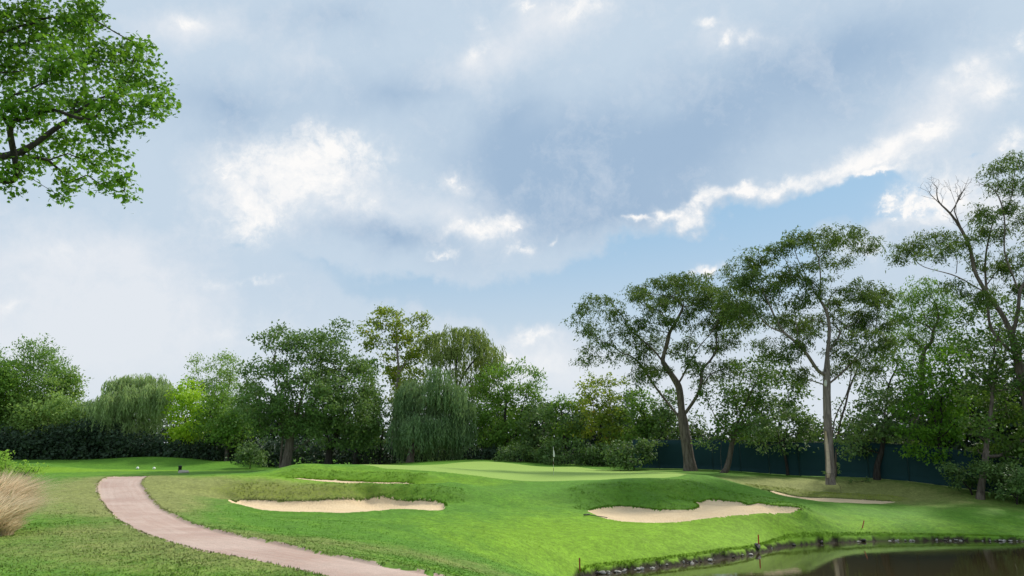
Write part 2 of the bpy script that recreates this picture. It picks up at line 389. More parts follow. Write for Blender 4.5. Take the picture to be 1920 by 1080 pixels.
# front left bunker: front edge, sand back, ridge
line((405, 935, 42), (435, 943, 39), (450, 949, 38), (490, 957, 37.5), (540, 962, 37.5), (640, 963, 38), (700, 961, 38.5), (745, 956, 40), (790, 957, 40), (832, 958, 40.5))
line((430, 938.5, 44), (520, 939, 44.5), (610, 938, 45), (690, 934, 46.5), (740, 935, 46.5), (830, 942, 45))
line((375, 899, 46.8), (430, 897.5, 47.2), (500, 897, 47.5), (560, 900.5, 47.8), (610, 905, 48), (660, 909, 48), (700, 911, 48.2), (760, 911, 48.2), (810, 907, 48.6), (850, 905, 49.5))
line((400, 894.5, 52), (470, 893, 52.5), (540, 898, 52), (590, 903, 51.5), (640, 907, 51.5), (760, 909.5, 51.5))
line((385, 915, 44.8), (430, 915, 45.8))
line((520, 915, 46.1), (640, 920, 46.3), (760, 921, 47.0), (835, 918, 46.8))
# hidden floor of the upper bunker and its back face
line((560, 897.5, 55.6), (620, 901, 55.6), (664, 904.2, 55.6), (760, 905.8, 55.6), (800, 905, 56))
line((560, 900, 54), (640, 906.5, 54), (760, 909, 54))
line((565, 895, 57.5), (620, 900, 57), (665, 903, 56.5), (760, 905, 56.5))
line((420, 890, 60), (480, 887, 61), (520, 880, 61), (545, 872.5, 61), (575, 870, 61), (640, 874, 61), (690, 877, 60), (760, 880, 59.5), (830, 885, 59), (860, 888, 58.5))
line((500, 891, 58), (545, 886, 58.5), (600, 889, 58.6))
# green: back edge, front edge, middle
line((560, 880, 76), (690, 875.5, 80), (760, 873, 82), (830, 870.5, 83), (870, 866.5, 83), (900, 865.3, 83), (940, 867, 83), (1000, 874, 83), (1040, 876, 83), (1080, 875, 82), (1120, 880, 80), (1200, 884, 76), (1290, 885, 72))
line((700, 877, 72), (900, 878, 70), (1038, 890, 65), (1180, 889, 64), (1280, 889, 62))
line((850, 886, 59), (900, 892, 58), (950, 899, 57), (1000, 902.5, 56.5), (1050, 902, 56.5), (1150, 898.5, 57), (1250, 895.5, 57.5), (1300, 889, 58))
line((900, 862, 95), (1100, 872, 95))
# slope in front of the green
line((860, 912, 50), (950, 915, 52), (1040, 914, 52))
line((850, 945, 43.5), (900, 950, 44), (950, 955, 45), (1010, 955, 45), (1060, 955, 44.5))
line((750, 985, 34), (850, 990, 35.5), (950, 995, 37), (1050, 995, 38.5))
line((720, 1025, 23.5), (850, 1045, 24), (950, 1045, 29.5), (1050, 1040, 32.5))
line((850, 1079, 16.5), (950, 1079, 23.5), (1050, 1076, 31))
line((840, 1110, 12), (1000, 1130, 17))
# front right bunker
line((1097, 960, 45), (1120, 970, 43.3), (1150, 977, 42.2), (1190, 982, 41.5), (1240, 983, 41.5), (1300, 978, 42.5), (1340, 972, 43.5), (1400, 967, 44.6), (1500, 959, 46.4))
line((1113, 954, 47.5), (1180, 949, 49), (1210, 953, 48), (1250, 957.5, 46.5), (1290, 956.5, 46.5), (1313, 952, 47.5), (1305, 942, 50.5), (1340, 937, 51.5), (1430, 948, 50), (1500, 954, 48.5))
line((1060, 912, 51.8), (1100, 909, 51.5), (1200, 908, 52), (1270, 903, 53.5))
line((1080, 935, 49), (1120, 932, 49.4), (1200, 930, 50.2), (1300, 925, 52.2), (1340, 925, 52.7))
line((1230, 940, 49), (1280, 940, 49))
line((1305, 889, 58), (1345, 896, 57.5), (1400, 912, 56), (1440, 923, 55.5), (1500, 936, 54.7), (1560, 942.5, 54.3), (1640, 948, 54))
line((1360, 922, 54), (1430, 934, 52.5), (1500, 944, 51))
# far right bunker and the slope under the trees
line((1400, 916, 61), (1450, 921.5, 60.3), (1490, 930.5, 60), (1560, 934.5, 59.3), (1640, 938.5, 58.6), (1690, 941, 57.8))
line((1435, 920, 59.3), (1450, 922, 59.2), (1500, 931.8, 58.8), (1560, 936, 58.3), (1640, 940, 57.6))
line((1450, 925, 58), (1500, 935, 57.4), (1560, 940, 56.9), (1640, 943.5, 56.4))
line((1340, 893, 66), (1420, 904, 63.5), (1500, 915, 62.5), (1600, 920, 62), (1700, 928, 60))
line((1230, 880, 79), (1300, 881.5, 76), (1400, 887, 72), (1460, 892, 69.5), (1557, 898, 65), (1640, 906, 63), (1740, 917, 60.5), (1830, 928, 58.5), (1930, 942, 57), (2050, 955, 56))
line((1250, 872, 95), (1500, 880, 88), (1800, 905, 75), (2100, 925, 70))
# right fairway, down to the pond bank
line((1500, 975, 46), (1600, 965, 50), (1700, 958, 53), (1760, 957, 53), (1800, 953, 53.5), (1840, 955, 53), (1900, 955, 54), (2000, 965, 53))
line((1150, 1010, 37), (1300, 1000, 40), (1450, 990, 44.3), (1600, 988, 46.7), (1750, 985, 48), (1920, 988, 48.5))
SHORE_PX = [(1085, 1090), (1100, 1081), (1130, 1077), (1200, 1069), (1260, 1061), (1330, 1052), (1400, 1042), (1430, 1035), (1455, 1028), (1480, 1023.5), (1540, 1019),
            (1640, 1015), (1750, 1014), (1850, 1014.5), (1920, 1015.5), (2020, 1019), (2140, 1026)]
def on_z(px, py, z):
    a = at(px, py, 1.0); k = (z - CAMZ) / (a[2] - CAMZ)
    return np.array((a[0] * k, k, z))
SHORE = [on_z(px, py, 0.0) for px, py in SHORE_PX]
for p in SHORE: CT.append(np.array((p[0], p[1] + 0.15, 0.20)))
for p in ((2.2, 28, .3), (2.6, 24, .5), (5, 20, .5), (10, 17, .5), (18, 15, .5), (30, 15, .6), (45, 20, .6), (50, 32, .5)): CT.append(np.array(p))
for p in ((-4, 8, 3.2), (0, 8, 3.1), (4, 9, 2.6), (0, 3, 3.5), (-6, 3, 3.5), (6, 3, 3.3), (0, -5, 3.7), (-8, -5, 3.8), (8, -5, 3.6), (-20, 6, 3.4),
          (20, 5, 2.4), (-30, 60, 3.2), (-60, 60, 3.6), (-60, 100, 4.0), (-90, 120, 4.6), (0, 120, 5), (60, 110, 4.5), (90, 90, 4), (80, 50, 1.5), (-30, 20, 3.1),
          (15, 30, 0.4), (25, 25, 0.4), (25, 38, 0.3), (36, 30, 0.4)): CT.append(np.array((p[0], p[1], p[2] - (0.35 if p[2] > 1 else 0))))
CT = np.array(CT)
YO = 12.0
def ab(x, y):
    w = np.maximum(y + YO, 1.0)
    return x / w, 1.6 * np.log(w)
def tps_k(r2): return 0.5 * r2 * np.log(r2 + 1e-12)
_ca, _cb = ab(CT[:, 0], CT[:, 1]); _n = len(CT)
_K = tps_k((_ca[:, None] - _ca) ** 2 + (_cb[:, None] - _cb) ** 2) + 2e-5 * np.eye(_n)
_P = np.stack([np.ones(_n), _ca, _cb], 1)
_S = np.zeros((_n + 3, _n + 3)); _S[:_n, :_n] = _K; _S[:_n, _n:] = _P; _S[_n:, :_n] = _P.T
_W = np.linalg.solve(_S, np.concatenate([CT[:, 2], np.zeros(3)]))
def tps(x, y):
    x = np.asarray(x, float); y = np.asarray(y, float); sh = x.shape
    a, b = ab(x.ravel(), y.ravel()); out = np.empty(len(a))
    for i in range(0, len(a), 20000):
        r2 = (a[i:i + 20000, None] - _ca) ** 2 + (b[i:i + 20000, None] - _cb) ** 2
        out[i:i + 20000] = tps_k(r2) @ _W[:_n] + _W[_n] + a[i:i + 20000] * _W[_n + 1] + b[i:i + 20000] * _W[_n + 2]
    return out.reshape(sh)
# baked lookup of the smooth surface
LA = np.linspace(-1.0, 1.0, 501); LB = np.linspace(ab(0, -9.0)[1], ab(0, 150.0)[1], 561)
_ga, _gb = np.meshgrid(LA, LB)
_gw = np.exp(_gb / 1.6)
LZ = np.clip(tps(_ga * _gw, _gw - YO), -0.2, 9.0)
def zlook(x, y):
    a, b = ab(np.asarray(x, float), np.asarray(y, float))
    i = np.clip((a - LA[0]) / (LA[1] - LA[0]), 0, len(LA) - 1.001); j = np.clip((b - LB[0]) / (LB[1] - LB[0]), 0, len(LB) - 1.001)
    i0 = i.astype(int); j0 = j.astype(int); fi = i - i0; fj = j - j0
    return (LZ[j0, i0] * (1 - fi) + LZ[j0, i0 + 1] * fi) * (1 - fj) + (LZ[j0 + 1, i0] * (1 - fi) + LZ[j0 + 1, i0 + 1] * fi) * fj
def hit(px, py, y0=10.0, y1=140.0):
    """first point of the terrain seen through a pixel"""
    a = at(px, py, 1.0); Y = np.exp(np.linspace(math.log(y0), math.log(y1), 1500))
    x = a[0] * Y; z = CAMZ + (a[2] - CAMZ) * Y
    d = z - zlook(x, Y); k = np.argmax(d < 0)
    if d[k] >= 0: k = len(Y) - 1
    if k == 0: return np.array((x[0], Y[0]))
    t = d[k - 1] / (d[k - 1] - d[k]); Yk = Y[k - 1] + t * (Y[k] - Y[k - 1])
    return np.array((a[0] * Yk, Yk))
def poly_dist(x, y, poly):
    """signed distance (inside positive) and nearest point on the outline"""
    n = len(poly); best = np.full(x.shape, 1e9); nx = np.zeros(x.shape); ny = np.zeros(x.shape); ins = np.zeros(x.shape, bool)
    for i in range(n):
        ax, ay = poly[i]; bx, by = poly[(i + 1) % n]
        dx, dy = bx - ax, by - ay; L = dx * dx + dy * dy + 1e-12
        t = np.clip(((x - ax) * dx + (y - ay) * dy) / L, 0, 1)
        qx, qy = ax + t * dx, ay + t * dy; d = (x - qx) ** 2 + (y - qy) ** 2
        m = d < best; best = np.where(m, d, best); nx = np.where(m, qx, nx); ny = np.where(m, qy, ny)
        c = ((ay > y) != (by > y)) & (x < (bx - ax) * (y - ay) / (by - ay + 1e-15) + ax)
        ins ^= c
    d = np.sqrt(best)
    return np.where(ins, d, -d), nx, ny
def smooth_poly(P, it=2):
    P = np.asarray(P, float)
    for _ in range(it):
        Q = np.roll(P, -1, 0); P = np.stack([0.75 * P + 0.25 * Q, 0.25 * P + 0.75 * Q], 1).reshape(-1, 2)
    return P
def px_poly(pts, it=2): return smooth_poly([hit(*p) for p in pts], it)
POLY = {}
B1 = [(424, 941), (440, 939), (470, 938), (520, 940), (545, 942), (600, 939.5), (650, 938), (690, 934.5), (740, 936), (775, 940), (800, 941), (831, 942), (836, 949), (833, 957), (812, 959),
      (790, 957), (745, 955.5), (720, 958), (690, 961), (640, 962.5), (580, 962), (530, 961), (490, 957), (460, 951), (438, 945)]
B2 = [(1098, 959), (1112, 955), (1128, 954), (1150, 950.5), (1180, 949.5), (1200, 952), (1215, 955), (1255, 957.5), (1285, 957), (1312, 953), (1308, 947), (1300, 943), (1322, 938), (1345, 938),
      (1375, 942), (1400, 944), (1430, 949), (1480, 952), (1505, 955), (1500, 958.5), (1440, 963.5), (1400, 966), (1340, 971.5), (1300, 977.5), (1240, 982.5), (1190, 981.5), (1150, 976.5), (1120, 970)]
B3 = [(1424, 918), (1450, 921), (1475, 927), (1490, 931), (1530, 933), (1560, 934.5), (1640, 938.5), (1688, 941), (1640, 944.5), (1590, 945), (1540, 942), (1490, 936), (1450, 927)]
POLY['bunker_a'] = px_poly(B1); POLY['bunker_b'] = px_poly(B2)
_b3 = [at(px, py, Yb)[:2] for (px, py), Yb in zip(B3[:8] + [(1640, 945), (1590, 945), (1540, 942), (1490, 936), (1450, 926)], (60.5, 60.3, 60, 60, 59.6, 59.3, 58.6, 57.8, 55.6, 55.8, 56, 56.6, 58))]
POLY['bunker_c'] = smooth_poly(_b3, 2)
_u = [at(px, py, Yb)[:2] for px, py, Yb in ((556, 894, 57), (590, 897.5, 56.9), (625, 900, 56.7), (662, 902.5, 56.5), (700, 903.7, 56.4), (760, 904.7, 56.3))]
POLY['bunker_d'] = smooth_poly(_u + [_u[-1] + (0.9, -0.9), _u[-1] + (0.2, -3.2), _u[3] + (0.1, -3.6), _u[1] + (0, -3.6), _u[0] + (-.5, -1.8)], 2)
GR = [(700, 877.5), (760, 880.5), (820, 883.8), (860, 888), (900, 893), (950, 899.5), (1000, 902.5), (1050, 902), (1100, 900), (1180, 897), (1250, 895), (1285, 892.5), (1315, 887)]
_g = [hit(*p) for p in GR]
_g = [np.array((p[0], min(max(p[1], 55.5), 66))) for p in _g]
POLY['green'] = smooth_poly(_g + [np.array(p, float) for p in ((16.5, 66), (14, 73), (9, 80), (3, 84), (-4, 84.5), (-11, 81), (-15, 76), (-15, 68))], 2)
PL = [(180, 902), (184, 925), (196, 945), (208, 962), (240, 985), (268, 998), (300, 1010), (350, 1026), (400, 1036), (480, 1051), (560, 1068), (620, 1079)]
PR = [(262, 904.5), (272, 915), (282, 932), (300, 950), (330, 966), (362, 980), (400, 991), (450, 1002), (500, 1012), (560, 1025), (640, 1041), (720, 1057), (800, 1071), (835, 1079)]
_pl = [hit(*p) for p in PL]; _pr = [hit(*p) for p in PR]
_far = [np.array((_pl[0][0] - 1.5, _pl[0][1] + 6)), np.array((_pr[0][0] - 2.0, _pr[0][1] + 6))]
_near = [np.array((5.5, 7.5)), np.array((9, 2.)), np.array((8, -6.)), np.array((4.6, -6.)), np.array((5.2, 1.5)), np.array((1.8, 6.3))]
POLY['path'] = smooth_poly([_far[1]] + _pr + _near + _pl[::-1] + [_far[0]], 2)
POLY['pond'] = np.array([p[:2] for p in SHORE] + [(58, 40), (56, 24), (44, 20.5), (30, 16), (18, 16), (10, 18.5), (5, 21.5), (3.2, 25), (2.9, 29)])
SANDK = ('bunker_a', 'bunker_b', 'bunker_c', 'bunker_d')
def sstep(t): t = np.clip(t, 0, 1); return t * t * (3 - 2 * t)
def near_box(x, y, poly, m):
    lo = poly.min(0) - m; hi = poly.max(0) + m
    return (x > lo[0]) & (x < hi[0]) & (y > lo[1]) & (y < hi[1])
def vnoise(x, y, s, seed=0):
    """cheap value noise"""
    r = np.random.default_rng(seed).random((256, 256)); X = x * s; Y = y * s
    i = np.floor(X).astype(int); j = np.floor(Y).astype(int); fx = sstep(X - i); fy = sstep(Y - j)
    g = lambda a, b: r[a % 256, b % 256]
    return (g(i, j) * (1 - fx) + g(i + 1, j) * fx) * (1 - fy) + (g(i, j + 1) * (1 - fx) + g(i + 1, j + 1) * fx) * fy - 0.5
def ground_z(x, y, z0=None):
    """final height: smooth surface, then the pond basin, the sand hollows and small unevenness"""
    x = np.atleast_1d(np.asarray(x, float)); y = np.atleast_1d(np.asarray(y, float))
    z = zlook(x, y) if z0 is None else z0.copy()
    nz = vnoise(x, y, 1.1, 1) * 0.05 + vnoise(x, y, 3.3, 2) * 0.022 + vnoise(x, y, 9.0, 3) * 0.012
    m = near_box(x, y, POLY['green'], 1.0)
    k = np.ones_like(x)
    if m.any():
        d, _, _ = poly_dist(x[m], y[m], POLY['green']); k[m] = 1 - 0.93 * sstep((d + 0.6) / 0.8)
    m = near_box(x, y, POLY['path'], 1.0)
    if m.any():
        d, _, _ = poly_dist(x[m], y[m], POLY['path']); k[m] *= 1 - 0.8 * sstep((d + 0.3) / 0.5); z[m] -= 0.06 * sstep(d / 0.12)
    z = z + nz * k
    for s, amp, ln in (('bunker_a', .20, 2.4), ('bunker_b', .16, 3.2), ('bunker_c', .22, 2.6), ('bunker_d', .30, 2.8)):
        m = near_box(x, y, POLY[s], 4.5)           # the steep grass face behind each hollow
        if m.any():
            d, qx, qy = poly_dist(x[m], y[m], POLY[s])
            w = sstep(((y[m] - qy) / (np.abs(d) + 1e-6) - .15) / .6)
            t = np.clip(-d / ln, 0, 1); z[m] += amp * w * np.sin(math.pi * t ** .75) * (1 + .5 * vnoise(x[m], y[m], .9, 40))
    for s in SANDK:
        m = near_box(x, y, POLY[s], 2.0)
        if m.any():
            d, _, _ = poly_dist(x[m], y[m], POLY[s])
            deep = s in ('bunker_a', 'bunker_b'); z[m] -= (0.10 if deep else 0.03) * sstep(d / 0.28)
            z[m] += (0.05 if deep else 0) * sstep((d + 0.5) / 0.4) * (1 - sstep(d / 0.12))
    m = near_box(x, y, POLY['pond'], 2.0)
    if m.any():
        d, _, _ = poly_dist(x[m], y[m], POLY['pond'])
        w = vnoise(x[m], y[m], 2.2, 5) * 0.35 + vnoise(x[m], y[m], 6.0, 6) * 0.15
        z[m] = z[m] * (1 - sstep((d + 0.22 + w) / 0.26)) - 0.06 * sstep((d + 0.22 + w) / 0.26) - 1.2 * sstep((d - .1) / 3.0)
    return z
def gz(x, y): return float(ground_z(x, y)[0])
def at_ground(px, py, **k):
    h = hit(px, py, **k); return np.array((h[0], h[1], gz(h[0], h[1])))
def on_ground(px, Y, dz=0.0):
    """ground point under the vertical line seen at column px (near the horizon) at distance Y"""
    x = (px - 960) / F * Y / (CP + SP * 0.22)
    return np.array((x, Y, gz(x, Y) + dz))

def build_terrain():
    As = np.concatenate([[-8, -4, -2.5, -1.6], np.arange(-1.15, -0.72, 0.012), np.arange(-0.72, 0.72, 0.0017), np.arange(0.72, 1.15, 0.012), [1.6, 2.5, 4, 8]])
    w0, w1, w2 = math.log(3.0), math.log(22.0), math.log(150.0)
    Bs = np.concatenate([np.arange(w0, w1, 0.03), np.arange(w1, w2, 0.0027), math.log(165) + np.arange(9) * 0.45])
    W = np.exp(Bs)
    nu, nv = len(As), len(Bs)
    X = As[None, :] * W[:, None]; Y = np.repeat((W - YO)[:, None], nu, 1)
    X = X.ravel(); Y = Y.ravel()
    # snap grid points to the outlines
    cw = np.repeat(W[:, None], nu, 1).ravel() * 0.0017; ch = np.repeat(W[:, None], nu, 1).ravel() * 0.0027
    inner = (np.abs(X / (Y + YO)) < 0.71) & (Y > 10)
    zone = {}
    for s in ('green', 'path') + SANDK:
        P = POLY[s]
        m = inner & near_box(X, Y, P, 1.0); idx = np.nonzero(m)[0]
        rag = (vnoise(X[idx], Y[idx], 3.0, 11) + vnoise(X[idx], Y[idx], 8.0, 12) * 0.6) * (0.16 if s in ('path',) else 0.10 if s != 'green' else 0.05)
        d, nx, ny = poly_dist(X[idx], Y[idx], P)
        sx, sy = (nx - X[idx]) / cw[idx], (ny - Y[idx]) / ch[idx]
        near = (np.hypot(sx, sy) < 0.55) & (np.abs(rag) < 0.04)
        X[idx[near]] = nx[near]; Y[idx[near]] = ny[near]
    # outer ground beyond the trees and around stays gently level
    Z0 = zlook(np.clip(X, -140, 140), np.clip(Y, -9, 150))
    Z = ground_z(X, Y, Z0)
    far = np.hypot(X, Y) > 170; Z[far] = Z0[far]
    Z = np.where((Y > 150), 4.6 + 0 * Z, Z)
    # colour fields of the turf (its own tones: dry rough, lush fairway)
    def field(lst):
        f = np.zeros(len(X))
        for (px, py, r, wx, wy, amp) in lst:
            p = hit(px, py); q = ((X - p[0]) / wx) ** 2 + ((Y - p[1]) / wy) ** 2
            f += amp * np.exp(-q)
        return f
    dry = field(DRY); lush = field(LUSH)
    soil = np.zeros(len(X)); m = near_box(X, Y, POLY['pond'], 2.0); d, _, _ = poly_dist(X[m], Y[m], POLY['pond'])
    soil[m] = sstep((d + 0.24 + vnoise(X[m], Y[m], 2.2, 5) * 0.35 + vnoise(X[m], Y[m], 6.0, 6) * 0.15) / 0.12)
    rough = np.zeros(len(X))                                # long grass behind the sand; its darker colour also paints the banks' shade
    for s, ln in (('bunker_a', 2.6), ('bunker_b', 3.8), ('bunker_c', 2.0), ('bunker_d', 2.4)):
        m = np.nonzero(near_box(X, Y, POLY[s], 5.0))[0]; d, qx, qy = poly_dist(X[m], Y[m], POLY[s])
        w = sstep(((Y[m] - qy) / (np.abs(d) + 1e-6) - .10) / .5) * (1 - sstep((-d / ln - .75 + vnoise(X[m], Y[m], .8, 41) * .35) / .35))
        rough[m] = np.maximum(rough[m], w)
    dpa, _, _ = poly_dist(X[inner], Y[inner], POLY['path'])
    t = np.zeros(len(X)); t[inner] = np.exp(-((dpa + 0.15) / 1.2) ** 2) * 0.40; dry += t
    i, j = np.meshgrid(np.arange(nu - 1), np.arange(nv - 1)); a = (j * nu + i).ravel()
    Q = np.stack([a, a + 1, a + nu + 1, a + nu], 1)
    cx, cy = X[Q].mean(1), Y[Q].mean(1)
    zid = np.zeros(len(Q), int)
    for k, s in enumerate(('green', 'path') + SANDK):
        P = POLY[s]; m = np.nonzero(near_box(cx, cy, P, 0.5))[0]
        rag = (vnoise(cx[m], cy[m], 3.0, 11) + vnoise(cx[m], cy[m], 8.0, 12) * 0.6) * (0.22 if s == 'path' else 0.14 if s != 'green' else 0.10)
        d, _, _ = poly_dist(cx[m], cy[m], P); zid[m[d + rag > 0]] = k + 1
    tq = np.zeros(len(X)); tq[inner] = np.sin(dpa * 2 * math.pi / 2.4 + vnoise(X[inner], Y[inner], .3, 60) * 2.5) * np.exp(-(dpa / 9.0) ** 2) * (dpa < 0)
    lush += tq * .16; dry += np.maximum(tq, 0) * .14       # stripes left by the mower along the path
    V = np.stack([X, Y, Z], 1)
    def part(k, name, mat, extra=None):
        q = Q[zid == k]; u, inv = np.unique(q.ravel(), return_inverse=True)
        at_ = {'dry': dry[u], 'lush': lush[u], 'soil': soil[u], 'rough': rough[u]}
        if extra is not None: at_.update(extra(V[u]))
        return mesh_from(name, V[u], inv.reshape(-1, 4), mat, smooth=True, attrs=at_)
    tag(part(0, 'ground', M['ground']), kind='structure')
    tag(part(1, 'putting_green', M['green']), kind='structure')
    ctr = 0.5 * (np.array([_pl[k] for k in range(0, 12)]) + np.array([_pr[k] for k in range(0, 12)]))
    def pe(v):
        d, nx, ny = poly_dist(v[:, 0], v[:, 1], POLY['path'])
        return {'along': v[:, 0] * 0.77 - v[:, 1] * 0.64, 'across': d}
    tag(part(2, 'path', M['path'], pe), kind='structure')
    for k in range(4): tag(part(3 + k, 'sand_bunker', M['sand']), kind='structure')
DRY = [(60, 1050, 0, 5, 4, .16), (300, 1060, 0, 4, 3, .14), (180, 1010, 0, 4, 4, .12), (1300, 1035, 0, 5, 3, .2), (480, 925, 0, 6, 2.2, .55), (700, 925, 0, 4, 2, .25),(130, 925, 0, 6, 9, .75), (110, 960, 0, 5, 4, .45), (60, 1000, 0, 3, 3, .55), (300, 925, 0, 3.5, 6, .5), (330, 950, 0, 2.5, 5, .40), (200, 1060, 0, 3, 1.5, .15),
       (1450, 903, 0, 8, 5, .5), (1560, 915, 0, 8, 5, .45), (1650, 930, 0, 6, 4, .45), (1760, 935, 0, 7, 4, .3), (1450, 915, 0, 5, 3, .3), (1880, 950, 0, 8, 5, .35),
       (1250, 881, 0, 8, 6, .45), (760, 1040, 0, 4, 2, .40), (620, 1015, 0, 4, 2, .2), (920, 1066, 0, 3, 2, .35), (500, 925, 0, 5, 2, .25), (600, 930, 0, 4, 2, .25),
       (30, 1030, 0, 4, 2, .3)]
LUSH = [(1100, 1040, 0, 6, 6, .7), (1250, 1020, 0, 7, 4, .65), (1400, 1008, 0, 7, 4, .6), (950, 1010, 0, 6, 6, .30), (250, 881.5, 0, 40, 2.2, 1.0), (1000, 960, 0, 4, 5, .2), (600, 897, 0, 9, 3, .9), (450, 895, 0, 6, 4, .8),
        (1650, 990, 0, 12, 4, .5), (480, 925, 0, 5, 2, .5), (650, 925, 0, 5, 2, .35), (750, 908, 0, 5, 3, .5), (1330, 975, 0, 6, 3, .5), (860, 905, 0, 3, 3, .3), (1280, 935, 0, 3, 3, .35),
        (250, 890, 0, 20, 8, .35), (350, 1050, 0, 6, 3, .3)]
build_terrain()

# ------------------------------------------------------------------ water and far ground
def water_mat():
    m, N = new_mat('pond_water')
    co = N.n('ShaderNodeTexCoord').outputs['Object']
    mp = N.n('ShaderNodeMapping', {'Vector': co, 'Scale': (1, 2.2, 1)}).outputs[0]
    a = N.noise(mp, 1.3, 3); b = N.noise(mp, 7.0, 3)
    c = N.mix(N.noise(co, 0.12, 3), C(0.030, 0.022, 0.010), C(0.052, 0.042, 0.018))
    principled(N, c, 0.02, N.math('ADD', a, N.math('MULTIPLY', b, 0.3)), 0.10, 0.016, 0.8, IOR=1.5)
    return m
def build_water():
    P = POLY['pond'].copy(); c = P.mean(0)
    out = c + (P - c) * 1.03; out[:, 1] += 0.35
    V = [(x, y, 0.0) for x, y in out]
    o = mesh_from('water', V, [list(range(len(V)))][0], water_mat(), sizes=[len(V)])
    tag(o, kind='structure')
build_water()

# ------------------------------------------------------------------ trees
def rand_unit(n, rng):
    v = rng.normal(size=(n, 3)); return v / np.linalg.norm(v, axis=1, keepdims=True)
LEAF = {'diamond': np.array([(0, 0, 0), (.5, .36, .06), (0, 1, 0), (-.5, .36, .06)]),
        'long': np.array([(0, 0, 0), (.5, .5, .05), (0, 1, -.08), (-.5, .5, .05)]),
        'tri': np.array([(-.5, 0, 0), (.5, 0, 0), (0, 1, 0)]),
        'maple': np.array([(0, 0, 0), (.28, .02, .03), (.52, .28, -.03), (.30, .36, .04), (.50, .72, -.04), (.20, .62, .03), (0, 1.05, -.06), (-.20, .62, .03), (-.50, .72, -.04), (-.30, .36, .04), (-.52, .28, -.03), (-.28, .02, .03)]),
        'clump': np.array([(0, 0, 0), (.42, .12, .08), (.30, .55, -.02), (.05, 1, .06), (-.22, .60, 0), (-.48, .35, .1)])}
def leaves_mesh(name, pos, length, width, axis, nrm, mat, parent, shape='diamond', smooth=False):
    """pos n x 3, axis = direction the leaf points in, nrm = facing; every leaf is an island of its own"""
    T = LEAF[shape]; n = len(pos); k = len(T)
    y = axis / (np.linalg.norm(axis, axis=1, keepdims=True) + 1e-9)
    x = np.cross(y, nrm); x /= np.linalg.norm(x, axis=1, keepdims=True) + 1e-9
    z = np.cross(x, y)
    L = np.broadcast_to(length, (n,))[:, None]; Wd = np.broadcast_to(width, (n,))[:, None]
    V = pos[:, None, :] + x[:, None, :] * (T[None, :, 0:1] * Wd[:, None]) + y[:, None, :] * (T[None, :, 1:2] * L[:, None]) + z[:, None, :] * (T[None, :, 2:3] * L[:, None])
    Fc = np.arange(n * k).reshape(n, k)
    return mesh_from(name, V.reshape(-1, 3), Fc, mat, parent, smooth)
def grow(init, tips, rng, bf=0.35, seg=1.1, first_ok=0, wob=0.10, lift=0.12):
    """connect the tips to a skeleton (nodes, parents): near ones first, short ways to the root preferred"""
    pts = [p for p, _ in init]; par = [q for _, q in init]
    cap = len(init) + len(tips) * 8 + 10
    Pn = np.zeros((cap, 3)); Dn = np.zeros(cap); par = par + [0] * (cap - len(par))
    m = len(init)
    for i in range(m):
        Pn[i] = pts[i]
        Dn[i] = 0 if par[i] < 0 else Dn[par[i]] + np.linalg.norm(Pn[i] - Pn[par[i]])
    ok = np.arange(first_ok, m)
    T = tips.copy(); nt = len(T); best = np.full(nt, 1e9); bi = np.zeros(nt, int); alive = np.ones(nt, bool)
    def relax(idx):
        nonlocal best, bi
        d = np.linalg.norm(T[:, None, :] - Pn[None, idx, :], axis=2)
        up = np.maximum(0, Pn[None, idx, 2] - T[:, None, 2]) * 0.25
        c = d + up + bf * Dn[None, idx]
        j = c.argmin(1); cm = c[np.arange(nt), j]
        b = cm < best; best = np.where(b, cm, best); bi = np.where(b, np.asarray(idx)[j], bi)
    relax(ok); tipnode = np.zeros(nt, int)
    for _ in range(nt):
        t = int(np.argmin(np.where(alive, best, 1e12))); alive[t] = False
        a = bi[t]; A = Pn[a]; B = T[t]; L = np.linalg.norm(B - A); k = max(1, min(7, int(round(L / seg))))
        new = []; prev = a
        for s in range(1, k + 1):
            f = s / k; q = A + (B - A) * f
            if s < k:
                q = q + rng.normal(size=3) * L * wob * 0.5 + np.array((0, 0, math.sin(f * math.pi) * L * lift))
            Pn[m] = q; par[m] = prev; Dn[m] = Dn[prev] + np.linalg.norm(q - Pn[prev]); new.append(m); prev = m; m += 1
        tipnode[t] = prev
        relax(np.array(new))
    return Pn[:m], par[:m], tipnode
